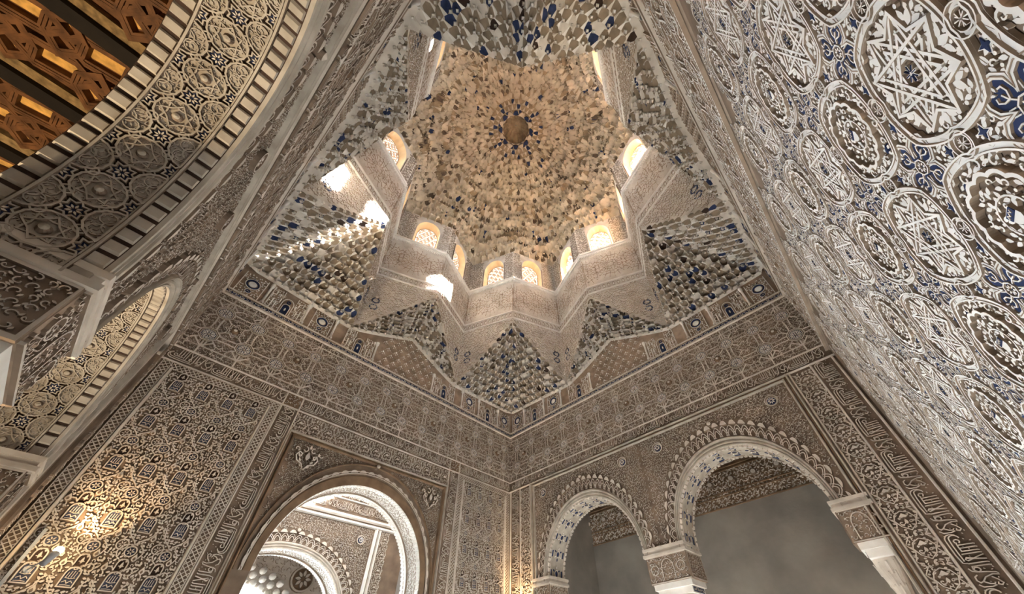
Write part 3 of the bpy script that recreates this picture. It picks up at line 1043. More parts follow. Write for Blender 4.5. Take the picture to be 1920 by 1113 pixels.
        for i in range(nm):
            surf(None, tm, (i + .5) / nm, depth / 2, arclen).build('soffit_flower', SLOTS, root, matrix=MX)
    else:
        nt = 70
        for i in range(nt):
            softile((i + .12) / nt, (i + .88) / nt, .004, .085, .014, iW, 'reed')
            softile((i + .12) / nt, (i + .88) / nt, depth - .07, depth + .004, .014, iW, 'reed')
        F = MB()
        filigree(F, yes, -arclen * .5, arclen * .5, -.11, .11, .055, .008, iW, 4)
        F.stroke([(arclen * (k / 60 - .5), .13) for k in range(61)], .03, .03, iW)
        surf(None, F, .5, .21, arclen).build('soffit_arabesque', SLOTS, root, matrix=MX)
    # spandrel arabesque
    M = MB()
    def insp(x, y, g):
        if not (frame[0] + g < x < frame[1] - g and y < frame[2] - g):
            return False
        if y < zs:
            return abs(x - uc) > outer[0] + g
        e = ((x - uc) / (outer[0] + g)) ** 2 + ((y - zs) / (outer[1] * 1.0 + g)) ** 2
        return e > 1.0
    for sg in (-1, 1):
        M = MB()
        filigree(M, lambda x, y, g: insp(x, y, g) and (x - uc) * sg > 0, frame[0], frame[1], zs, frame[2], .046 if style != 'dark' else .052, .012, iC if style != 'dark' else iA, 5)
        M.build('spandrel_arabesque', SLOTS, root, matrix=MX)['kind'] = 'stuff'
    for sg in (-1, 1):
        # round boss and leafy knot in the corner
        cx, cy = (frame[1] - .26 if sg > 0 else frame[0] + .26), frame[2] - .25
        if style in ('pale', 'medallion') and sg * uc < 0:
            cx = uc + sg * .93
            cy = frame[2] - .27
        M = MB()
        if style == 'dark':
            for t in (-1, 1):
                M.stroke([(cx + t * .015, cy - .16), (cx + t * .05, cy - .10), (cx + t * .12, cy - .07), (cx + t * .15, cy + .0), (cx + t * .12, cy + .06), (cx + t * .08, cy + .04), (cx + t * .09, cy)], .022, .05, iC)
                M.stroke(scroll(cx + t * .06, cy + .11, .05, PI / 2, t, 8), .02, .05, iC)
                M.stroke(scroll(cx + t * .17, cy + .09, .035, 0, -t, 8), .016, .045, iC)
                for q in range(4):
                    M.fill(leafpts(cx + t * (.05 + .03 * q), cy - .12 + .07 * q, .075, .034, PI / 2 - t * (.9 - .3 * q), 4), .045, iC)
            M.fill(leafpts(cx, cy + .02, .16, .07, PI / 2, 5), .06, iC)
            M.fill(leafpts(cx, cy + .16, .09, .04, PI / 2, 4), .05, iC)
        else:
            M.fill(circ(cx, cy, .085, 16), .02, iC, top=.95)
            M.stroke(circ(cx, cy, .085, 18), .018, .045, iC, True)
            M.fill(circ(cx, cy, .06, 14), .012, iB, top=.9, z0=.02)
            for k in range(8):
                M.fill(leafpts(cx + .032 * math.cos(k * PI / 4), cy + .032 * math.sin(k * PI / 4), .045, .018, k * PI / 4, 3), .012, iW, z0=.032)
        M.build('spandrel_boss', SLOTS, root, matrix=MX)
    return root

def t_soffit(L=.285, W=.28):
    """roundels set in a diagonal lattice with blue stars, knots and dark leaves"""
    M = MB()
    w = .009
    hw = W / 2
    def cl(P):
        return [(x, min(max(y, -hw), hw)) for x, y in P]
    def roundel(cx, cy, half=0):
        R0 = .088
        M.fill(cl(circ(cx, cy, R0, 24)), .006, iA, top=.99)
        M.stroke(cl(lobes(cx, cy, R0, 16, .005, 48)), w * 1.3, .017, iA, True)
        if not half:
            M.stroke(starpts(cx, cy, .07, .042, 4, 0), w, .016, iA, True)
            M.stroke(starpts(cx, cy, .07, .042, 4, PI / 4), w, .0155, iA, True)
            M.fill(circ(cx, cy, .028, 12), .026, iA, top=.6, dome=.008)
        else:
            M.stroke(cl(circ(cx, cy, .035, 14)), w, .014, iA, True)
            for k in range(4):
                a = PI / 4 + k * PI / 2
                M.stroke(cl(circ(cx + .05 * math.cos(a), cy + .05 * math.sin(a), .03, 10)), w * .8, .014, iA, True)
        for k in range(16):
            a = k * PI / 8
            x, y = cx + .074 * math.cos(a + .2), cy + .074 * math.sin(a + .2)
            if abs(y) < hw - .012:
                M.stroke(scroll(x, y, .012, a, 1 if k % 2 else -1, 5), .005, .012, iA)
                M.fill(leafpts(cx + .052 * math.cos(a), cy + .052 * math.sin(a), .024, .010, a, 3), .012, iA)
    def bstar(cx, cy):
        M.fill(cl(starpts(cx, cy, .044, .028, 8)), .004, iB, top=.97)
        M.stroke(cl(starpts(cx, cy, .05, .034, 8)), w, .015, iA, True)
        for k in range(8):
            a = k * PI / 4
            if abs(cy + .02 * math.sin(a)) < hw - .004:
                M.fill(cl(leafpts(cx + .018 * math.cos(a), cy + .018 * math.sin(a), .026, .011, a, 3)), .011, iC)
    roundel(0, 0)
    for sy in (-1, 1):
        roundel(L / 2, sy * hw, 1)
        bstar(0, sy * hw)
    bstar(L / 2, 0)
    for sx in (-1, 1):
        for sy in (-1, 1):
            M.stroke(circ(sx * L / 4, sy * W / 4, .022, 12), w, .015, iA, True)
            M.fill(circ(sx * L / 4, sy * W / 4, .012, 8), .012, iA)
            for dx, dy in ((.045, -.02), (-.02, .045)):
                M.fill(leafpts(sx * (L / 4 + dx * .9), sy * (W / 4 + dy * .9), .03, .012, math.atan2(sy, sx) + (1.2 if dx > 0 else -1.2), 3), .008, iD)
    return M

def t_soffit_blue():
    M = MB()
    M.stroke(circ(0, 0, .05, 12), .012, .012, iW, True)
    M.fill(circ(0, 0, .04, 10), .004, iB)
    for k in range(6):
        M.fill(leafpts(.085 * math.cos(k * PI / 3), .085 * math.sin(k * PI / 3), .06, .026, k * PI / 3, 4), .008, iB if k % 2 else iW)
    for sy in (-1, 1):
        M.fill([(-.05, sy * .13), (.05, sy * .13), (.05, sy * .165), (-.05, sy * .165)], .006, iB, top=.9)
        M.stroke([(-.11, sy * .185), (.11, sy * .185)], .01, .012, iW)
    return M

archA = make_arch('courtyard_arch', 'large round arch with dark rim and bright reeded underside opening to the courtyard', 'A', 0, AZS, (AHW, AHH), (1.34, 1.66), .5, 0.0, 'dark', (-1.33, 1.33, 2.90))
archB1 = make_arch('hall_arch', 'scalloped arch of the right-hand pair next to the far corner', 'B', -1.28, BZS, (BHW, BHH), (1.17, 1.60), .47, 0.0, 'pale', (-2.48, 0, 3.27))
archB2 = make_arch('hall_arch', 'scalloped arch of the right-hand pair nearest the pale right wall', 'B', 1.28, BZS, (BHW, BHH), (1.17, 1.60), .47, 0.0, 'pale', (0, 2.48, 3.27))
archD1 = make_arch('alcove_arch', 'broad arch above the viewer with roundels on its underside and wooden ceiling beyond', 'D', -1.28, BZS, (BHW, BHH), (1.17, 1.60), .47, -0.06, 'medallion', (-2.48, 0, 3.27))
archD2 = make_arch('alcove_arch', 'foreshortened left arch with roundels, between carved pier and the left corner', 'D', 1.28, BZS, (BHW, BHH), (1.17, 1.60), .47, -0.06, 'medallion', (0, 2.48, 3.27))

# arch frames (alfiz)
def alfiz(w, par, u0, u1, zt, m=iD, wd=.05, n=0.0):
    for i, (o, h, mm) in enumerate(((0, .045, m), (.035, .02, iD), (.06, .05, iA))):
        strip(w, par, u0 - o - .03, u0 - o, FLOOR + .5, zt + o + .03, h, mm, n)
        strip(w, par, u1 + o, u1 + o + .03, FLOOR + .5, zt + o + .03, h, mm, n)
        strip(w, par, u0 - o - .03, u1 + o + .03, zt + o, zt + o + .03, h, mm, n)
alfiz('A', wallA, -1.335, 1.335, 2.90)
alfiz('B', wallB, -2.48, 2.48, 3.24, iA)
alfiz('D', wallD, -2.48, 2.48, 3.20, iA, n=-.06)

# wall B : inscription, side bands
inscr_h('B', wallB, -3.12, 3.12, 3.345, 13)
strip('B', wallB, -HY, HY, 3.315, 3.34, .03)
for sg in (-1, 1):
    inscr_v('B', wallB, sg * 3.02, .1, 3.30, 7, up=(sg < 0), W=.23)
    for u in (2.60, 2.885, 3.165):
        strip('B', wallB, sg * u - .014, sg * u + .014, ZB, 3.32, .025)
    for j in range(12):
        M = None
        put('palmette', 'floral_tile', 'B', sg * 2.745, 3.14 - j * .27, .002, wallB, sx=.26 / .21, sy=.27 / .32)
for sg in (-1, 1):
    inscr_v('D', wallD, sg * 3.0, .1, 3.30, 7, up=(sg < 0), W=.2)
    strip('D', wallD, sg * 2.87 - .014, sg * 2.87 + .014, ZB, 3.32, .025, n=-.06)
inscr_h('D', wallD, -3.12, 3.12, 3.345, 13)

# ---------------------------------------------------------------- piers, capitals and columns of the twin arches
def pier(w, u, n0, depth, lab, half=None):
    root = empty('column')
    tag(root, lab, 'column')
    MX = wm(w, u, 0, n0)
    hw = .30 if half is None else .17
    d0, d1 = .02, -depth - .02
    # moulded cornice over the block
    M = MB()
    for k, (z0, z1, e) in enumerate(((1.52, 1.56, .03), (1.48, 1.52, .015), (1.44, 1.48, .035))):
        M.box((-hw - e, z0, d1 - e * .5), (hw + e, z1, d0 + e), iC)
    M.build('cornice', SLOTS, root, matrix=MX)
    M = MB()
    M.box((-hw, 1.10, d1), (hw, 1.44, d0), iP)
    blk = M.build('impost_block', SLOTS, root, matrix=MX)
    R = MB()
    p = [(-.09, 1.13), (-.09, 1.26)] + arc(0, 1.26, .09, PI, 0, 8, .13)[1:-1] + [(.09, 1.26), (.09, 1.13)]
    R.stroke(p, .014, .016, iC)
    for c in ((-.2, 1.27), (.2, 1.27)):
        if abs(c[0]) < hw:
            R.stroke(circ(c[0], c[1], .06, 14), .012, .014, iC, True)
    filigree(R, yes, -hw + .02, hw - .02, 1.12, 1.43, .055, .012, iC, 6)
    for y0 in (1.108, 1.432):
        R.stroke([(-hw, y0), (hw, y0)], .018, .018, iC)
    R.build('carved_face', SLOTS, blk, matrix=MX.inverted() @ wm(w, u, 0, n0 + d0))
    # side faces of the block look along the wall
    U, N, O = FR[w]
    for sg in (-1, 1):
        R = MB()
        W = (d0 - d1)
        filigree(R, yes, 0.03, W - .03, 1.13, 1.42, .045, .014, iC, 7)
        R.stroke([(.012, 1.11), (.012, 1.43), (W - .012, 1.43), (W - .012, 1.11)], .02, .016, iC, True)
        Uo = N * -1 if sg > 0 else N
        org = O + U * (u + sg * hw) + N * (n0 + (d0 if sg > 0 else d1))
        R.build('carved_side', SLOTS, blk, matrix=MX.inverted() @ frame_matrix(Uo, UP, U * sg, org))
    # underside
    M = MB()
    M.box((-hw + .02, 1.03, d1 + .03), (hw - .02, 1.10, d0 - .01), iW)
    M.box((-hw + .05, .95, d1 + .06), (hw - .05, 1.03, d0 - .04), iW)
    aba = M.build('abacus', SLOTS, root, matrix=MX)
    M = MB()
    for sg in (-1, 1):
        pass
    M.fill([(-hw + .07, .958), (hw - .07, .958), (hw - .07, 1.022), (-hw + .07, 1.022)], .006, iB, top=.97, z0=d0 - .04)
    if w == 'D':
        M.build('blue_panel', SLOTS, aba)
    R = MB()
    W = (d0 - d1) - .10
    for sg in (-1, 1):
        R = MB()
        R.fill([(.03, .962), (W - .03, .962), (W - .03, 1.02), (.03, 1.02)], .004, iB if w == 'D' else iDb, top=.98)
        for k in range(7):
            R.stroke(scroll(.06 + k * (W - .12) / 6, .99, .02, k, 1 if k % 2 else -1, 6), .007, .008, iW)
        Uo = N * -1 if sg > 0 else N
        org = O + U * (u + sg * (hw - .05)) + N * (n0 + ((d0 - .04) if sg > 0 else (d1 + .06)))
        R.build('blue_panel', SLOTS, aba, matrix=MX.inverted() @ frame_matrix(Uo, UP, U * sg, org))
    zc = n0 - depth / 2
    base = O + U * u + N * zc
    M = MB()
    cw = hw * .62
    # capital: square block that rounds into the shaft
    rows = []
    for r, z, k in ((cw * 1.15, .95, 4.0), (cw * 1.1, .86, 4.0), (cw * .95, .76, 3.0), (cw * .72, .66, 2.2), (cw * .60, .58, 2.0), (cw * .6, .52, 2)):
        rows.append([(r * math.copysign(abs(math.cos(t)) ** (2 / k), math.cos(t)), r * math.copysign(abs(math.sin(t)) ** (2 / k), math.sin(t)), z) for t in (2 * PI * i / 24 for i in range(25))])
    M.sheet(rows, iC)
    cap = M.build('capital', SLOTS, root, matrix=Matrix.Translation(base))
    M = MB()
    for row, (zb, zt2, rb, rt2, off) in enumerate(((.60, .72, .66, .90, 0), (.69, .84, .86, 1.12, .5), (.80, .93, 1.05, 1.24, 0))):
        for k in range(12):
            a = 2 * PI * (k + off) / 12
            P = []
            for t, hw_ in ((0, .16), (.35, .2), (.7, .17), (.92, .1)):
                zz = zb + (zt2 - zb) * t
                r_ = cw * (rb + (rt2 - rb) * t ** 1.6)
                P.append([(r_ * math.cos(a + d_), r_ * math.sin(a + d_), zz + .0) for d_ in (-hw_, 0, hw_)])
            for i_ in range(len(P)):
                x_, y_, z_ = P[i_][1]
                P[i_][1] = (x_ * 1.06, y_ * 1.06, z_)
            tip_ = cw * (rt2 + .08)
            P.append([(tip_ * math.cos(a), tip_ * math.sin(a), zt2 - .02)] * 3)
            M.sheet(P, iC)
    M.build('capital_leaves', SLOTS, cap)
    M = MB()
    rs = cw * .52
    M.lathe([(rs * 1.25, .52), (rs * 1.25, .49), (rs, .47), (rs, .40), (rs * 1.12, .39), (rs * 1.12, .36), (rs, .35), (rs, FLOOR + .15), (rs * 1.5, FLOOR + .1), (rs * 1.5, FLOOR)], 0, 0, 24, iW)
    M.build('shaft', SLOTS, root, smooth=True, matrix=Matrix.Translation(base))
    return root
pier('B', 0.0, 0.0, .47, 'marble column with carved block and capital between the right-hand twin arches')
pier('D', 0.0, -0.06, .47, 'column with carved block and blue abacus between the left twin arches')
pier('B', 2.38, 0.0, .47, 'half column with carved impost at the right foot of the right-hand arches', half=1)
pier('B', -2.38, 0.0, .47, 'half column at the arch foot beside the far corner', half=1)
pier('D', 2.38, -0.06, .47, 'half column at the foot of the foreshortened left arch', half=1)

# ---------------------------------------------------------------- alcoves behind the twin arches
def alcove(w, n0, depth, plain):
    U, N, O = FR[w]
    d0, d1 = n0 - .47, n0 - .47 - depth
    zt = 3.55
    hw = 2.52
    M = MB()
    M.poly([(-hw, FLOOR, d1), (hw, FLOOR, d1), (hw, zt, d1), (-hw, zt, d1)], iPl)
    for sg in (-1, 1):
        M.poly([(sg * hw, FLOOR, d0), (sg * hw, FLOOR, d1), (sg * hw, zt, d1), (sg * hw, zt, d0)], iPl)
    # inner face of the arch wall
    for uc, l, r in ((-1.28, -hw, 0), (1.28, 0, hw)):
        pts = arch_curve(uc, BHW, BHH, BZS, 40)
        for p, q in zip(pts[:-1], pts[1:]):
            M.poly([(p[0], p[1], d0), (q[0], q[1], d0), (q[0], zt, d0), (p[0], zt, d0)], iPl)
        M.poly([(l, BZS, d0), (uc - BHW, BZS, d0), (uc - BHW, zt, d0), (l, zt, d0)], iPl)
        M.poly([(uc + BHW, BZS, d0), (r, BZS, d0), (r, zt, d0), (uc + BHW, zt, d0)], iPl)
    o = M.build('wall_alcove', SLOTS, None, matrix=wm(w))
    return o, d1, zt

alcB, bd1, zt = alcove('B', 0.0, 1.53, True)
tag(alcB, 'bare grey plaster walls of the dim alcove behind the right-hand arches', kind='structure')
M = MB()
M.poly([(-2.5, 2.45, bd1 + .012), (2.5, 2.45, bd1 + .012), (2.5, 3.5, bd1 + .012), (-2.5, 3.5, bd1 + .012)], iD)
for z in (2.46, 2.66, 2.72, 3.12, 3.18):
    M.stroke([(-2.5, z), (2.5, z)], .03, .02, iD, z0=bd1 + .012)
for k in range(-6, 7):
    M.fill(circ(k * .42, 2.92, .07, 10), .05, iC, top=.6, z0=bd1 + .012)
F = MB(); filigree(F, lambda x, y, g: True, -2.5, 2.5, 2.47, 3.12, .075, .014, iD, 11)
F.v = [(x, y, z + bd1 + .012) for x, y, z in F.v]
M.add(F.v, F.f, iC)
M.build('carved_frieze', SLOTS, alcB, matrix=alcB.matrix_basis.inverted() @ wm('B'))
for k in range(9):
    put('inscription', 'inscription', 'B', -2.2 + k * .49, 3.22, bd1 + .014, alcB)
ceilB = MB(); ceilB.poly([(HX + .4, -2.6, zt), (HX + 2.2, -2.6, zt), (HX + 2.2, 2.6, zt), (HX + .4, 2.6, zt)], 0)
oc = ceilB.build('ceiling', [WOOD]); tag(oc, 'dark wooden ceiling of the right-hand alcove', kind='structure')

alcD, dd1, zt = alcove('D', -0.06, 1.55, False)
tag(alcD, 'plaster walls of the alcove with the wooden ceiling behind the left arches', kind='structure')
# wooden ceiling of the left alcove: beams and interlaced strapwork with gilt panels
ZC = 3.5
WS = [WOOD, GOLDWOOD, BLACKWOOD, PAINTWOOD]
M = MB(); M.poly([(-5.2, -2.6, ZC), (-3.55, -2.6, ZC), (-3.55, 2.6, ZC), (-5.2, 2.6, ZC)], 0)
ceilD = M.build('ceiling', WS); tag(ceilD, 'brown and gilt interlaced wooden ceiling of the left alcove', kind='structure')
CEILM = frame_matrix(Vector((1, 0, 0)), Vector((0, -1, 0)), Vector((0, 0, -1)), Vector((0, 0, ZC)))   # x, -y, down
def hexp(cx, cy, L, W, a):
    c, s = math.cos(a), math.sin(a)
    P = [(-L / 2, 0), (-L / 2 + W * .55, W / 2), (L / 2 - W * .55, W / 2), (L / 2, 0), (L / 2 - W * .55, -W / 2), (-L / 2 + W * .55, -W / 2)]
    return [(cx + x * c - y * s, cy + x * s + y * c) for x, y in P]
PITCH = .74
gi = 0
for b in range(-3, 4):
    yb = .62 - b * PITCH            # beam centre (y)
    M = MB(); M.box((-5.2, -yb - .055, .0), (-3.55, -yb + .055, .10), 2)
    M.build('beam', WS, ceilD, matrix=CEILM)
    M = MB(False); M.fill([(-5.2, -yb + .055), (-3.55, -yb + .055), (-3.55, -yb + .135), (-5.2, -yb + .135)], .045, 3, top=1)
    M.v = [(x, y, z) for x, y, z in M.v]
    M.build('painted_board', WS, ceilD, matrix=CEILM)
    y0, y1 = -yb + .135, -yb + PITCH - .055
    yc = (y0 + y1) / 2
    for k in range(-1, 5):
        x = -5.05 + k * .42 + (.12 if b % 2 else 0)
        for (cx, cy, L, W, a) in ((x, yc - .13, .19, .095, PI / 2 - .1), (x + .21, yc - .10, .30, .085, .15), (x + .02, yc + .14, .30, .085, .15), (x + .23, yc + .14, .19, .095, PI / 2 - .1)):
            if cx - .16 < -5.2 or cx + .16 > -3.55:
                continue
            M = MB(False)
            M.fill(hexp(cx, cy, L, W, a), .012, 1, top=.9)
            M.build('gilt_panel', WS, ceilD, matrix=CEILM)
            M = MB(False)
            gi = (gi + 1) % 23
            for e, h in ((.030, .035), (.055, .045), (.08, .035)):
                M.stroke(hexp(cx, cy, L + e * 2, W + e * 1.6, a), .022, h + gi * .0006, 0, True, top=.75)
            M.build('strapwork', WS, ceilD, matrix=CEILM)

# ---------------------------------------------------------------- star drum, windows, muqarnas
KY = HY / HX
RT, RR = 3.2637, 2.5018
def tip(i):
    a = math.radians(22.5 + 45 * i)
    return np.array([RT * math.cos(a), KY * RT * math.sin(a)])
def ree(i):
    a = math.radians(45 * i)
    return np.array([RR * math.cos(a), KY * RR * math.sin(a)])
SQ0, SQ1 = 5.28, 6.82
def tier_profile(n=7):
    out = []
    for i in range(n + 1):
        v = i / n
        if v < .3:
            out.append((0.0, v / .3 * .42))
        else:
            q = (v - .3) / .7 * PI / 2
            out.append((1 - math.cos(q), .42 + .58 * math.sin(q)))
    return out
PROF = tier_profile(6)

CELLSLOTS = [CELL, CELLDARK, BLUE, WHITE, DARKRED]
PIT = mat('hollow_shade', (0.15, 0.105, 0.07), 0.3, 9)  # darkness of the deepest hollows put into the colour
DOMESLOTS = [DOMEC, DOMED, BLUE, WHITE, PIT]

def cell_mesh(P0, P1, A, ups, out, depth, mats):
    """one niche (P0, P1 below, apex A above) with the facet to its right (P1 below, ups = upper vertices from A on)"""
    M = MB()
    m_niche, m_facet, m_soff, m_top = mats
    nu = 5
    out3 = np.array([out[0], out[1], 0.0])
    A0, A, A1 = A
    P0, P1, A, A0, A1 = map(np.array, (P0, P1, A, A0, A1))
    rows = []
    for h, z in PROF:
        row = []
        for i in range(nu + 1):
            u = i / nu
            base = P0 + (P1 - P0) * u + out3 * depth * math.sin(PI * u) ** .8
            T_ = A0 + (A1 - A0) * u
            p = base + (T_ - base) * h
            zz = base[2] + (T_[2] - base[2]) * z
            row.append((p[0], p[1], zz))
        rows.append(row)
    kk = len(rows) - 3
    M.sheet(rows[:kk + 1], m_niche)
    M.sheet(rows[kk:], m_top)
    # underside between chord and recess
    arcp = [tuple(P0 + (P1 - P0) * i / nu + out3 * depth * math.sin(PI * i / nu) ** .8) for i in range(nu + 1)]
    M.poly(arcp, m_soff)
    for Q0, Q1 in zip(ups[:-1], ups[1:]):
        Q0, Q1 = np.array(Q0), np.array(Q1)
        rows = []
        for h, z in PROF:
            a_ = P1 + (Q0 - P1) * h
            b_ = P1 + (Q1 - P1) * h
            c_ = (a_ + b_) / 2 - out3 * depth * .3 * math.sin(PI * min(1, h))
            rows.append([(a_[0], a_[1], P1[2] + (Q0[2] - P1[2]) * z), (c_[0], c_[1], P1[2] + ((Q0[2] + Q1[2]) / 2 - P1[2]) * z), (b_[0], b_[1], P1[2] + (Q1[2] - P1[2]) * z)])
        M.sheet(rows, m_facet)
    # hanging drop under the right-hand corner
    w = np.hypot(*(P1 - P0)[:2])
    d = w * .20
    c = P1 + out3 * d * .4
    top = [(c[0] + d * math.cos(t), c[1] + d * math.sin(t), c[2] + .015) for t in (0, PI / 2, PI, 3 * PI / 2)]
    bot = [(c[0] + d * .75 * math.cos(t), c[1] + d * .75 * math.sin(t), c[2] - d * 1.3) for t in (0, PI / 2, PI, 3 * PI / 2)]
    M.add(top + bot, [(0, 1, 5, 4), (1, 2, 6, 5), (2, 3, 7, 6), (3, 0, 4, 7), (7, 6, 5, 4)], m_facet)
    return M

def strip_cells(low, upp, closed, centre, chooser, lo=0.0, uo=0.0):
    """low, upp: lists of 3D points; yields MBs. lo, uo: angular phase (in steps) of closed rings"""
    n = len(low) if closed else len(low) - 1
    m = len(upp) if closed else len(upp) - 1
    res = []
    def apex(i):
        if closed:
            return int(math.floor((i + .5 + lo) * m / n - uo + .5 + 1e-6))
        return min(m, max(0, int(math.floor((i + .5) / n * m + .5))))
    HB = .32 if not closed else .2
    def at(q, q2):
        p_, r_ = np.array(upp[q % m if closed else q]), np.array(upp[q2 % m if closed else q2])
        return p_ + (r_ - p_) * HB
    for i in range(n):
        P0, P1 = low[i], low[(i + 1) % len(low)]
        a0 = apex(i)
        a1 = apex(i + 1) if (closed or i + 1 < n) else m
        prv = apex(i - 1) if (closed or i) else a0
        A = upp[a0 % m if closed else a0]
        lft = at(a0, a0 - 1) if prv < a0 else np.array(A)
        rgt = at(a0, a0 + 1) if a1 > a0 else np.array(A)
        if not closed and i == n - 1:
            rgt = np.array(upp[m])
        ups = []
        if a1 > a0 and not (not closed and i == n - 1):
            ups = [rgt] + [upp[q % m if closed else q] for q in range(a0 + 1, a1)] + [at(a1, a1 - 1)]
        A = (lft, A, rgt)
        mid = (np.array(P0) + np.array(P1)) / 2
        ch = np.array(P1) - np.array(P0)
        nn = np.array([-ch[1], ch[0]])
        k = np.hypot(*nn) or 1
        nn = nn / k
        if nn @ (mid[:2] - np.array(centre)) < 0:
            nn = -nn
        dd, mats = chooser(i, k)
        res.append(cell_mesh(P0, P1, A, ups, nn, dd * k, mats))
    return res

NT = 13
def squinch(i):
    """muqarnas vault under the re-entrant corner i"""
    E = ree(i)
    T1, T2 = tip(i - 1), tip(i)
    diag = i % 2 == 1
    if diag:
        cx, cy = math.copysign(HX - .07, E[0]), math.copysign(HY - .08, E[1])
        path = [T1, np.array([cx, cy]), T2]
        n0 = 28 if i != 5 else 32
    else:
        path = [T1, (T1 + T2) / 2, T2]
        n0 = 20
    def tier(k):
        f = k / NT
        if f >= 1:
            return [tuple([*E, SQ1])]
        n = max(2, int(round(n0 * (1 - f) / 2)) * 2)
        pts = []
        for j in range(n + 1):
            t = j / n
            p = path[0] + (path[1] - path[0]) * (t * 2) if t <= .5 else path[1] + (path[2] - path[1]) * (t * 2 - 1)
            q = p + (E - p) * f
            mid = 1 - abs(2 * t - 1)
            lift = 0.0 if diag else .42 * mid
            g = f + (1 - f) * lift
            z = SQ0 + (SQ1 - SQ0) * g ** 1.12
            if diag:
                z += .10 * mid * (1 - f)
            # zigzag of the plan
            if 0 < j < n and k > 0:
                q = q + (E - p) / np.hypot(*(E - p)) * (.035 if (j + k) % 2 else -.02)
            pts.append((q[0], q[1], z))
        return pts
    root = empty('muqarnas_squinch', (0, 0, 0))
    R = random.Random(100 + i)
    tiers = [tier(k) for k in range(NT)]
    last = tiers[-1]
    tiers.append([(*E, SQ1)] * len(last))
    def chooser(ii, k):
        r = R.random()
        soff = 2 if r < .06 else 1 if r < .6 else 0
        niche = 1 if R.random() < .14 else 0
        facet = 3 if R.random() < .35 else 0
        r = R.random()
        top = 2 if r < .13 else (1 if r < .80 else 4 if r < .84 else niche)  # hood tops mostly darker: shade under the hoods put into colour
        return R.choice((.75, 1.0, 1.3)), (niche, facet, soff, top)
    cells = []
    for k in range(NT):
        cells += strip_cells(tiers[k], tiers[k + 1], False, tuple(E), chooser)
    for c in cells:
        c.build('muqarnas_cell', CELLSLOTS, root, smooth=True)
    # flat soffit between wall and first tier
    M = MB()
    for a_, b_ in zip(tiers[0][:-1], tiers[0][1:]):
        def to_wall(p):
            if abs(p[0]) / HX > abs(p[1]) / HY and (not diag or True):
                return (math.copysign(HX, p[0]), p[1], p[2] - .02)
            return (p[0], math.copysign(HY, p[1]), p[2] - .02)
        M.poly([a_, b_, to_wall(b_), to_wall(a_)], 0)
    M.build('springing', CELLSLOTS, root)
    return root

labs = {1: 'dark hanging muqarnas vault in the far corner of the hall', 3: 'large sunlit muqarnas vault in the left corner', 5: 'muqarnas vault of the near corner at the top edge of view', 7: 'large blue-touched muqarnas vault in the right corner',
        0: 'small muqarnas vault over the middle of the wall with the right-hand twin arches', 2: 'small muqarnas vault over the middle of the wall with the courtyard arch',
        4: 'small muqarnas vault high over the left twin arches', 6: 'small muqarnas vault high over the pale right wall'}
for i in range(8):
    o = squinch(i)
    tag(o, labs[i], 'muqarnas', 'muqarnas vaults under the star drum')

# drum
drum = empty('wall_drum')
tag(drum, 'star-shaped carved drum wall carrying the windows below the dome', kind='structure')
LEDGE = 8.67
WTOP = 10.12
T['pil'] = None
def window_lattice():
    M = MB()
    hw, z0, zs = .30, 0.0, .68
    ins = lambda x, y, g: (abs(x) < hw - g * .3 and (y < zs or (x / hw) ** 2 + ((y - zs) / .40) ** 2 < 1))
    p = .075
    for i in range(-5, 6):
        for j in range(0, 17):
            x, y = (i + (.5 if j % 2 else 0)) * p, .03 + j * p * .87
            if ins(x, y, p):
                M.stroke(circ(x, y, p * .40, 8), .015, .015, 0, True, top=.9)
                M.stroke([(x - p * .5, y), (x - p * .32, y)], .014, .015, 0)
                M.stroke([(x + p * .32, y), (x + p * .5, y)], .014, .015, 0)
                for sg in (-1, 1):
                    M.stroke([(x + sg * p * .16, y + p * .28), (x + sg * p * .34, y + p * .58)], .014, .015, 0)
                if (i + j) % 3 == 0:
                    M.fill(starpts(x, y, p * .3, p * .14, 6), .02, 0, top=.9)
    M.stroke([(-hw, 0), (hw, 0)] + [(hw * math.cos(PI * k / 12), zs + .40 * math.sin(PI * k / 12)) for k in range(13)], .03, .025, 0, True)
    return M.mesh('lattice', [LATTICE])
LATM = window_lattice()
wcount = 0
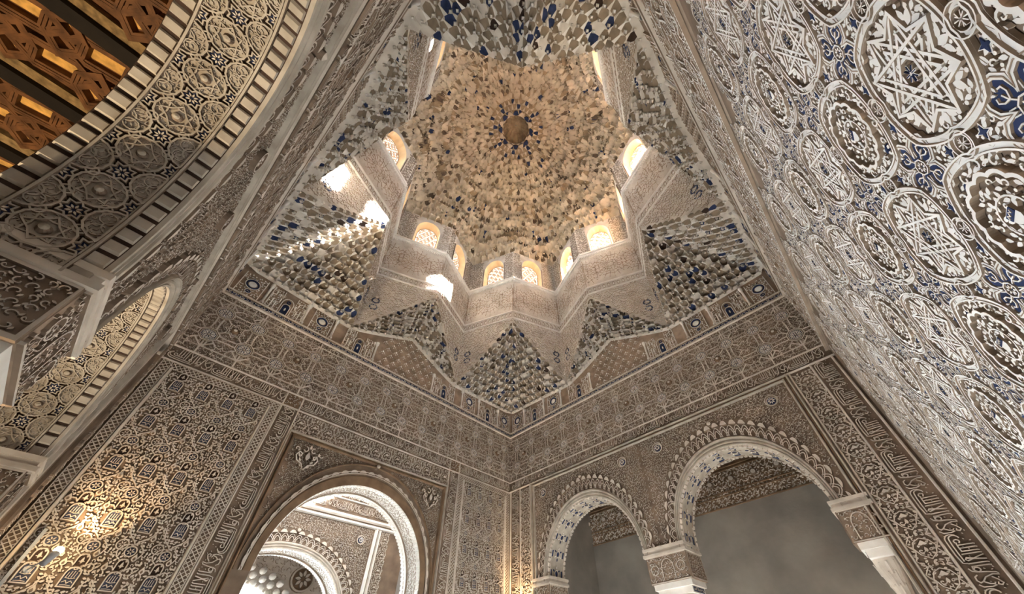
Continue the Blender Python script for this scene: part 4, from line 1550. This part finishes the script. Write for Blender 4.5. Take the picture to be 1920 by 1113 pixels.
def face(P, Q, tier_side, wn):
    """drum face from tip P to re-entrant Q (2D); tier_side = +1 when seen from inside the tip lies on the left"""
    global wcount
    d = Q - P
    L = np.hypot(*d)
    d = d / L
    n = np.array([-d[1], d[0]])
    if n @ (-(P + Q) / 2) < 0:
        n = -n                          # towards the inside
    # local frame: s to the right as seen from inside
    Us = Vector((d[0], d[1], 0))
    N = Vector((n[0], n[1], 0))
    O = Vector((P[0], P[1], 0))
    flip = Us.cross(UP).dot(N) < 0
    if flip:
        Us = -Us
        O = Vector((Q[0], Q[1], 0))
    MX = frame_matrix(Us, UP, N, O)
    def X(s):      # s measured from the tip
        return L - s if flip else s
    # lower wall with the stepped edge of the vault
    edge = []
    for k in range(NT):
        f0, f1 = k / NT, (k + 1) / NT
        z0 = SQ0 + (SQ1 - SQ0) * f0 ** 1.12
        z1 = SQ0 + (SQ1 - SQ0) * f1 ** 1.12
        for h, zz in PROF:
            edge.append((L * (f0 + (f1 - f0) * h), z0 + (z1 - z0) * zz))
    M = MB()
    for (s0, z0), (s1, z1) in zip(edge[:-1], edge[1:]):
        if s1 - s0 > 1e-6:
            M.poly([(X(s0), z0, 0), (X(s1), z1, 0), (X(s1), 7.0, 0), (X(s0), 7.0, 0)], iDr)
    M.poly([(0, 7.0, 0), (L, 7.0, 0), (L, LEDGE, 0), (0, LEDGE, 0)], iDr)
    # window stage with opening
    sc = .755
    hw, sill, zs, hh = .315, LEDGE + .12, 9.45, .50
    M.poly([(0, LEDGE, 0), (L, LEDGE, 0), (L, sill, 0), (0, sill, 0)], iDr)
    c = X(sc)
    M.poly([(0, sill, 0), (c - hw, sill, 0), (c - hw, WTOP, 0), (0, WTOP, 0)], iDr)
    M.poly([(c + hw, sill, 0), (L, sill, 0), (L, WTOP, 0), (c + hw, WTOP, 0)], iDr)
    A = arch_curve(c, hw, hh, zs, 16)
    for p, q in zip(A[:-1], A[1:]):
        M.poly([(p[0], p[1], 0), (q[0], q[1], 0), (q[0], WTOP, 0), (p[0], WTOP, 0)], iDr)
    fo = M.build('drum_face', SLOTS, drum, matrix=MX)
    # ledge moulding, arcaded band
    M = MB()
    for z, hgt, pr in ((LEDGE - .07, .05, .025), (LEDGE - .02, .06, .055), (7.24, .03, .03), (6.985, .03, .03)):
        M.box((0, z, 0), (L, z + hgt, pr), iW)
    for k in range(int(L / .045)):
        M.box((k * .045 + .01, LEDGE - .12, 0), (k * .045 + .035, LEDGE - .07, .03), iW)
    M.build('ledge', SLOTS, fo)
    link('star_lattice', T['lat'], fo, Matrix.Translation((0, 7.28, .001)) @ Matrix.Diagonal((L / 1.36, 1.0, 1, 1)))
    for k in range(12):
        link('small_arch', T['arcade'], fo, Matrix.Translation(((k + .5) * L / 12, 7.125, .001)) @ Matrix.Diagonal((L / 12 / .1, 1, 1, 1)))
    # arabesque on the spandrel of the vault
    M = MB()
    def ins(x, y, g):
        s = X(x)
        f = max(0, min(1, (s + g) / L))
        return y - g > SQ0 + (SQ1 - SQ0) * f ** 1.12 + .05 and g * .6 < x < L - g * .6
    filigree(M, ins, 0, L, SQ0, 6.98, .085, .012, iW, 5)
    cx = X(.20)
    for z in (5.95, 6.15):
        M.stroke(circ(cx, z, .07, 12), .03, .012, iDb, True)
    M.fill(circ(cx, 6.25, .05, 10), .03, iC, dome=.02)
    M.build('arabesque', SLOTS, fo)
    # ornament beside the window
    M = MB()
    filigree(M, lambda x, y, g: (x < c - hw - .06 or x > c + hw + .06) and .01 < x < L - .01, .02, L - .02, sill + .03, WTOP - .03, .07, .01, iC, 6)
    for sg in (-1, 1):
        M.stroke([(c + sg * (hw + .03), sill), (c + sg * (hw + .03), zs + .2)], .025, .03, iC)
    M.build('side_carving', SLOTS, fo)
    # window: deep reveal and lattice
    wcount += 1
    wroot = empty('window_%d' % wcount)
    tag(wroot, wn, kind='structure')
    dep = .24
    M = MB()
    outline = [(c - hw, sill)] + A + [(c + hw, sill)]
    # reveal splays outwards a little
    def sp(p, t):
        k = 1 - .12 * t
        return (c + (p[0] - c) * k, sill + (p[1] - sill) * (1 - .06 * t), -dep * t)
    M.sheet([[sp(p, t) for p in outline] for t in (0, .5, 1)], 0)
    M.poly([(c - hw, sill, 0), (c + hw, sill, 0), (c + hw * .88, sill, -dep), (c - hw * .88, sill, -dep)], 0)
    M.build('reveal', [REVEAL], wroot, matrix=MX)
    link('lattice', LATM, wroot, MX @ Matrix.Translation((c, sill + .0, -dep + .03)) @ Matrix.Diagonal((.93, 1.0, 1, 1)))
    # outer wall thickness around the reveal so that daylight only enters through the opening
    M = MB()
    B = [(c - hw * .88, sill)] + [sp(p, 1)[:2] for p in A] + [(c + hw * .88, sill)]
    M.poly([(0, SQ1, -dep), (L, SQ1, -dep), (L, sill, -dep), (0, sill, -dep)], iDr)
    M.poly([(0, sill, -dep), (B[0][0], sill, -dep), (B[0][0], WTOP, -dep), (0, WTOP, -dep)], iDr)
    M.poly([(B[-1][0], sill, -dep), (L, sill, -dep), (L, WTOP, -dep), (B[-1][0], WTOP, -dep)], iDr)
    for p, q in zip(B[1:-2], B[2:-1]):
        M.poly([(p[0], p[1], -dep), (q[0], q[1], -dep), (q[0], WTOP, -dep), (p[0], WTOP, -dep)], iDr)
    M.build('outer_skin', SLOTS, fo)
    return MX, c, sill, zs, hh, hw, N

WPOS = ['far-right', 'far', 'far-left', 'left', 'near-left', 'near', 'near-right', 'right']
portals = []
for i in range(8):
    sides = {0: 'over the right-hand twin arches', 1: 'in the far corner', 2: 'over the courtyard arch', 3: 'in the left corner', 4: 'over the left twin arches', 5: 'in the near corner', 6: 'over the pale right wall', 7: 'in the right corner'}
    for j, (P, Q, nm) in enumerate(((tip(i - 1), ree(i), 'clockwise'), (tip(i), ree(i), 'counter-clockwise'))):
        left = {0: 1, 1: 1, 2: 1, 3: 1, 4: 1, 5: 1, 6: 1, 7: 1}[i]
        lr = 'right' if j == 0 else 'left'
        portals.append(face(P, Q, 1, '%s latticed dome window of the pair %s' % (lr, sides[i])))

# roof of the square part around the drum, top ring behind the dome base
M = MB()
star = []
for i in range(8):
    star += [tip(i - 1), ree(i)]
sq = lambda p: np.array(p) * (min(HX / max(abs(p[0]), 1e-9), HY / max(abs(p[1]), 1e-9)))
for k in range(16):
    p, q = star[k], star[(k + 1) % 16]
    po, qo = sq(p), sq(q)
    if k % 4 in (1, 2) and False:
        pass
    pts = [(*p, ZTOP - .3), (*q, ZTOP - .3), (*qo, ZTOP - .3)]
    # include the square's corner when it lies between
    if abs(abs(po[0]) - HX) < 1e-6 and abs(abs(qo[1]) - HY) < 1e-6 or abs(abs(po[1]) - HY) < 1e-6 and abs(abs(qo[0]) - HX) < 1e-6:
        cxy = (math.copysign(HX, po[0] + qo[0]), math.copysign(HY, po[1] + qo[1]), ZTOP - .3)
        pts.append(cxy)
    pts.append((*po, ZTOP - .3))
    M.poly(pts, iP)
# flat roofs over the hall walls
M.build('roof_slab', SLOTS, drum)

# ---------------------------------------------------------------- the dome
dome = empty('muqarnas_dome')
tag(dome, 'honeycomb muqarnas dome glowing warm above the ring of windows', 'dome')
APEX = 13.15
ND = 27
def ring_radius(t):
    return 2.42 * math.cos(t * PI / 2 * .965) ** .82
NCELL = [112] * 7 + [96] * 5 + [80] * 5 + [64] * 4 + [48] * 3 + [32] * 2 + [16] * 3
def star_at(th):
    # ray from the origin against the star outline
    a = (th / (PI / 4)) % 1.0
    i = int(math.floor(th / (PI / 4)))
    p, q = (ree(i), tip(i)) if a < .5 else (tip(i), ree(i + 1))
    dv = np.array([math.cos(th), math.sin(th)])
    den = dv[0] * (q - p)[1] - dv[1] * (q - p)[0]
    r = (p[0] * (q - p)[1] - p[1] * (q - p)[0]) / den
    return dv * r
def dome_tier(k):
    t = k / ND
    n = NCELL[k]
    z = WTOP - .02 + (APEX - WTOP) * (math.sin(t * PI / 2) ** .9 if t > 0 else 0)
    pts = []
    off = .5 if k % 2 else 0.0
    for j in range(n):
        th = 2 * PI * (j + off) / n
        blend = min(1.0, t * 2.2)
        rc = np.array([math.cos(th), KY * math.sin(th)]) * ring_radius(t)
        rs = star_at(th) * (1 - .25 * t)
        p = rs + (rc - rs) * (blend ** .8)
        # eight-fold swelling of the honeycomb
        ph = math.cos(8 * th + (PI if k % 4 < 2 else 0))
        p = p * (1 + (.03 * ph if 2 < k < 20 else 0))
        jr = random.Random(k * 997 + int(round(abs(((j + off) / n * 8) % 1 - .5) * n)))
        zz = z + (.05 * ph + jr.uniform(-.05, .05) if 1 < k < 23 else 0)
        p = p * (1 + (jr.uniform(-.018, .018) if 1 < k < 23 else 0))
        pts.append((p[0], p[1], zz))
    return pts
tiers = [dome_tier(k) for k in range(ND)]
allc = []
for k in range(ND - 1):
    n = NCELL[k]
    per = max(1, n // 8)
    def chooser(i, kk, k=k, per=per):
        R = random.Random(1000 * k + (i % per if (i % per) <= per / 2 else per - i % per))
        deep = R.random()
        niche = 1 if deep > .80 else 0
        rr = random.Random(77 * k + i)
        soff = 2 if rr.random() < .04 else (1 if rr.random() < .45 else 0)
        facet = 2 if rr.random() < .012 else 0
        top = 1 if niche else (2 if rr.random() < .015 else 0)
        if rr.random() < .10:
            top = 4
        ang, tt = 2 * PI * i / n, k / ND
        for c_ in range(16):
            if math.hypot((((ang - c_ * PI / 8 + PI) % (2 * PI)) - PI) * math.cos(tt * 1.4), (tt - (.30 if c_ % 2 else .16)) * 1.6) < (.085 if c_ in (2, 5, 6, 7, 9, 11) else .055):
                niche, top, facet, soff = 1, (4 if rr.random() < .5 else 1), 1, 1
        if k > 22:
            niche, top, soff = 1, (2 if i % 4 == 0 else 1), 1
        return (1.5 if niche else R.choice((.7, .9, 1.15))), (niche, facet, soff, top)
    low, upp = tiers[k], tiers[k + 1]
    for c in strip_cells(low, upp, True, (0, 0), chooser, .5 if k % 2 else 0, 0 if k % 2 else .5):
        allc.append((k, c))
# crown: scalloped rim and a little ribbed cupola
top = tiers[ND - 1]
zt_ = top[0][2]
rt_ = np.hypot(*top[0][:2])
M = MB()
rows = []
for r, z in ((rt_ * 1.06, zt_ - .02), (rt_, zt_ + .02), (rt_ * .96, zt_ + .12), (rt_ * .8, zt_ + .28), (rt_ * .5, zt_ + .42), (.02, zt_ + .5)):
    rows.append([(r * (1 + (.10 if j % 2 else -.04) * (1 if r > .05 else 0)) * math.cos(2 * PI * j / 32), r * (1 + (.10 if j % 2 else -.04) * (1 if r > .05 else 0)) * math.sin(2 * PI * j / 32), z) for j in range(33)])
M.sheet(rows, 1)
M.build('crown_cupola', DOMESLOTS, dome)
for k in range(16):
    a_ = 2 * PI * k / 16
    M = MB()
    rc_ = rt_ * 1.12
    P_ = [(rc_ * math.cos(a_ + t) * f_, rc_ * math.sin(a_ + t) * f_) for t, f_ in ((-.19, 1.0), (-.1, 1.16), (0, 1.22), (.1, 1.16), (.19, 1.0), (.1, .96), (-.1, .96))]
    M.add([(x, y, zt_ - .03) for x, y in P_] + [(x, y, zt_ - .09) for x, y in P_], [tuple(range(13, 6, -1))] + [(i, (i + 1) % 7, 7 + (i + 1) % 7, 7 + i) for i in range(7)], 0 if k % 2 else 2)
    M.build('crown_petal', DOMESLOTS, dome)
allc_sorted = sorted(allc, key=lambda c: c[0])
# the cells that show largest are the lower tiers of the far side; keep 300 single, the rest joined
def vis(c):
    v = np.array(c[1].v).mean(axis=0)
    return math.dist(v, CAM) 
def area(c):
    v = np.array(c[1].v)
    e = v.max(axis=0) - v.min(axis=0)
    return -(e[0] * e[1]) / math.dist(v.mean(axis=0), CAM) ** 2
order = sorted(range(len(allc)), key=lambda q: area(allc[q]))
single = set(order[:300])
J = MB()
for q, (k, c) in enumerate(allc):
    if q in single:
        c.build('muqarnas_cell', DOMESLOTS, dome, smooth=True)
    else:
        o_ = len(J.v)
        J.v.extend(c.v)
        J.f.extend(tuple(x + o_ for x in f) for f in c.f)
        J.m.extend(c.m)
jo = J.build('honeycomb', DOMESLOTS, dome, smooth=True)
jo['kind'] = 'stuff'
# weather shell outside the honeycomb
M = MB()
M.sheet([[(r * math.cos(2 * PI * j / 32), KY * r * math.sin(2 * PI * j / 32), z) for j in range(33)] for r, z in ((3.9, WTOP - .03), (3.9, WTOP + .6), (3.2, 12.4), (1.6, 14.0), (.02, 14.4))], 0)
M.build('outer_shell', [PLASTER], dome)
M = MB()
ro = []
for k in range(16):
    p, q = star[k], star[(k + 1) % 16]
    M.poly([(*p, WTOP), (*q, WTOP), (*(q / np.hypot(*q) * 3.95), WTOP), (*(p / np.hypot(*p) * 3.95), WTOP)], 0)
M.build('shell_rim', [PLASTER], dome)

# ---------------------------------------------------------------- passage beyond the courtyard arch
Y2 = HY + 2.6
pas = MB()
def ypoly(y, pts, m):
    pas.poly([(x, y, z) for x, z in pts], m)
# wall with the second arch
A2 = arch_curve(0, 1.18, 1.05, 1.15, 32)
W2T = 4.45
pasw = MB()
for p, q in zip(A2[:-1], A2[1:]):
    pasw.poly([(p[0], Y2, p[1]), (q[0], Y2, q[1]), (q[0], Y2, W2T), (p[0], Y2, W2T)], iG)
for sg in (-1, 1):
    pasw.poly([(sg * 1.18, Y2, FLOOR), (sg * 3.05, Y2, FLOOR), (sg * 3.05, Y2, W2T), (sg * 1.18, Y2, W2T)], iG)
    pasw.poly([(sg * 2.3, HY + .5, FLOOR), (sg * 2.3, Y2, FLOOR), (sg * 2.3, Y2, W2T), (sg * 2.3, HY + .5, W2T)], iPl)
pasw.poly([(-2.6, HY + 1.7, W2T), (2.6, HY + 1.7, W2T), (2.6, Y2, W2T), (-2.6, Y2, W2T)], iD)  # unseen roof, cut short so that added sky light reaches the passage
# back of wall A towards the passage
BA = arch_curve(0, AHW, AHH, AZS, 32)
for p, q in zip(BA[:-1], BA[1:]):
    pasw.poly([(p[0], HY + .5, p[1]), (q[0], HY + .5, q[1]), (q[0], HY + .5, W2T), (p[0], HY + .5, W2T)], iPl)
for sg in (-1, 1):
    pasw.poly([(sg * AHW, HY + .5, FLOOR), (sg * 2.6, HY + .5, FLOOR), (sg * 2.6, HY + .5, W2T), (sg * AHW, HY + .5, W2T)], iPl)
passage = pasw.build('wall_passage', SLOTS)
tag(passage, 'pale carved wall of the passage seen through the courtyard arch', kind='structure')
FR['P'] = (Vector((1, 0, 0)), Vector((0, -1, 0)), Vector((0, Y2, 0)))
for i in range(12):
    put('palmette', 'palmette', 'P', -1.9 + (i + .5) * .32, 3.52, .002, passage, sx=.32 / .21, sy=1.1)
for i in range(8):
    put('inscription', 'inscription', 'P', -1.9 + i * .49, 3.08, .002, passage)
strip('P', passage, -2.2, 2.2, 2.96, 3.04, .06, iW); strip('P', passage, -2.2, 2.2, 2.86, 2.93, .05, iW)
strip('P', passage, -2.2, 2.2, 3.30, 3.33, .03, iW)
for sg in (-1, 1):
    strip('P', passage, sg * 1.55 - .03, sg * 1.55 + .03, FLOOR + .5, 2.86, .06, iW)
    strip('P', passage, sg * 1.64 - .03, sg * 1.64 + .03, FLOOR + .5, 2.86, .04, iW)
    for j in range(6):
        put('palmette', 'palmette', 'P', sg * 1.78, 2.7 - j * .3, .002, passage, sx=1.0, sy=.3 / .32)
arch2 = make_arch('passage_arch', 'second bright arch seen through the courtyard arch', 'P', 0, 1.15, (1.18, 1.05), (1.46, 1.38), .5, 0.0, 'bright', (-1.5, 1.5, 2.84))
# gallery wall behind it
Y3 = Y2 + 2.6
FR['Q'] = (Vector((1, 0, 0)), Vector((0, -1, 0)), Vector((0, Y3, 0)))
M = MB()
GA = arch_curve(0, 1.0, .82, 1.30, 24)
for p, q in zip(GA[:-1], GA[1:]):
    M.poly([(p[0], Y3, p[1]), (q[0], Y3, q[1]), (q[0], Y3, 4.4), (p[0], Y3, 4.4)], iC)
M.poly([(1.0, Y3, FLOOR), (3, Y3, FLOOR), (3, Y3, 4.4), (1.0, Y3, 4.4)], iC)
M.poly([(-3, Y3, FLOOR), (-1.0, Y3, FLOOR), (-1.0, Y3, 4.4), (-3, Y3, 4.4)], iC)
M.poly([(-3, Y2, 4.4), (3, Y2, 4.4), (3, Y3, 4.4), (-3, Y3, 4.4)], iD)  # this roof, the next and the sides: unseen, added to cut sky light
M.poly([(-3, Y3 + .05, 2.6), (3, Y3 + .05, 2.6), (3, Y3 + 3.0, 2.6), (-3, Y3 + 3.0, 2.6)], iPl)
for sg in (-1, 1):
    M.poly([(sg * 3, Y2, FLOOR), (sg * 3, Y3 + 3, FLOOR), (sg * 3, Y3 + 3, 4.4), (sg * 3, Y2, 4.4)], iPl)
gal = M.build('wall_gallery', SLOTS)
tag(gal, 'pinkish upper gallery wall with a round flower boss far beyond both arches', kind='structure')
R = MB(); filigree(R, lambda x, y, g: math.hypot(x - 1.29, y - 2.32) > .3 and math.hypot(x / 1.4, (y - 1.3) / 1.2) > 1, -2.5, 2.5, 2.1, 3.0, .13, .02, iC, 3)
R.build('arabesque', SLOTS, gal, matrix=wm('Q'))
for rr in range(3):
    for k in range(16):
        a_ = PI * (k + .5 + (.5 if rr % 2 else 0)) / 16
        M = MB()
        cx, cz = -(1.04 + .12 * rr) * math.cos(a_), 1.30 + (.86 + .12 * rr) * math.sin(a_)
        M.lathe([(.075, 0), (.07, .04), (.045, .075), (0.001, .09)], 0, 0, 8, iW)
        M.build('muqarnas_bead', SLOTS, gal, smooth=True, matrix=wm('Q', cx, cz, .02 + .06 * rr))
strip('Q', gal, -2.6, 2.6, 3.02, 3.14, .06, iC)
R = MB()
R.fill(circ(1.29, 2.32, .24, 20), .02, iD); R.stroke(circ(1.29, 2.32, .25, 24), .05, .06, iC, True)
for k in range(8):
    R.fill(leafpts(1.29 + .12 * math.cos(k * PI / 4), 2.32 + .12 * math.sin(k * PI / 4), .17, .08, k * PI / 4, 5), .05, iC, z0=.02)
R.build('flower_boss', SLOTS, gal, matrix=wm('Q'))

# ---------------------------------------------------------------- lamps and the metal post on the left panel
def spotlight(loc, aim, label, wall_n, energy):
    root = empty('spotlight', loc)
    tag(root, label, 'spotlight')
    d = (Vector(aim) - Vector(loc)).normalized()
    q = d.to_track_quat('Z', 'Y').to_matrix().to_4x4()
    M = MB(); M.lathe([(.0, -.09), (.022, -.09), (.026, -.02), (.030, .02), (.026, .02), (.02, .0), (0.0, -.005)], 0, 0, 14, 0)
    M.build('housing', [METAL], root, smooth=True, matrix=q)
    M = MB(); M.lathe([(.032 * math.sin(t * PI / 8), .045 - .032 * math.cos(t * PI / 8)) for t in range(9)], 0, 0, 14, 0)
    M.build('bulb', [emis('warm_bulb', (1.0, 0.72, 0.38), 25)], root, smooth=True, matrix=q)
    M = MB()
    back = Vector(wall_n)
    M.lathe([(.006, 0), (.006, back.length), (.03, back.length), (.03, back.length - .012), (.006, back.length - .012)], 0, 0, 10, 0)
    M.build('arm', [METAL], root, matrix=(back.to_track_quat('Z', 'Y').to_matrix().to_4x4()))
    l = bpy.data.lights.new('spotlight_beam', 'SPOT')
    l.energy = energy
    l.color = (1.0, 0.68, 0.36)
    l.spot_size = math.radians(75)
    l.spot_blend = .8
    l.shadow_soft_size = .02
    o = bpy.data.objects.new('spotlight_beam', l)
    COL.objects.link(o)
    o.parent = root
    o.matrix_basis = (d.to_track_quat('-Z', 'Y').to_matrix().to_4x4()) @ Matrix.Translation((0, 0, -.085))
    return root
spotlight((-2.707, 2.904, 1.073), (-2.55, 3.2, 1.75), 'small lit spotlight on an arm before the left carved panel', (-.09, .298, -.07), 9)

M = MB()
M.box((-.012, -.012, FLOOR), (.012, .012, 1.31), 0)
post = M.build('metal_post', [METAL], None, matrix=Matrix.Translation((-2.874, 3.15, 0)))
tag(post, 'thin grey metal post standing against the left carved panel', 'post')
M = MB(); M.box((-.016, -.014, FLOOR), (-.012, .014, 1.31), 0)
M.build('rubber_edge', [BLACK], post)

# floor uplights of the alcoves; the right-hand one is an added fill
def uplight(loc, aim, label, energy, size=80, color=(1.0, 0.70, 0.40)):
    root = empty('uplight', loc)
    tag(root, label, 'uplight')
    M = MB(); M.lathe([(.0, 0), (.09, 0), (.09, .05), (.07, .11), (.06, .11), (.05, .06), (0, .05)], 0, 0, 18, 0)
    M.build('housing', [METAL], root, smooth=True)
    l = bpy.data.lights.new('uplight_beam', 'SPOT')
    l.energy = energy
    l.color = color
    l.spot_size = math.radians(size)
    l.spot_blend = .9
    l.shadow_soft_size = .06
    o = bpy.data.objects.new('uplight_beam', l)
    COL.objects.link(o)
    o.parent = root
    o.matrix_basis = Matrix.Translation((0, 0, .13)) @ ((Vector(aim) - Vector(loc)).to_track_quat('-Z', 'Y').to_matrix().to_4x4())
    return root
spotlight((2.86, 2.80, .80), (3.1, 2.86, 1.5), 'small warm spotlight low in the far corner beside the twin arches', (.238, .03, -.05), 26)
uplight((-4.35, 0.4, FLOOR), (-4.35, .2, 3.4), 'floor uplight under the wooden ceiling of the left alcove', 150, 85, (1.0, .78, .5))
uplight((4.2, -.6, FLOOR), (4.6, -.6, 3.0), 'added fill uplight, out of view on the floor of the right-hand alcove', 6, 110)  # lamp added as fill, unseen

# daylight entering: sampling portals in the windows and the arch
for MX, c, sill, zs, hh, hw, N in portals:
    l = bpy.data.lights.new('window_portal', 'AREA')
    l.shape = 'RECTANGLE'
    l.size = .62
    l.size_y = 1.2
    l.cycles.is_portal = True
    o = bpy.data.objects.new('window_portal', l)
    COL.objects.link(o)
    o.matrix_world = MX @ Matrix.Translation((c, sill + .55, -.26)) @ Matrix.Rotation(PI, 4, 'X')
bpy.context.view_layer.update()
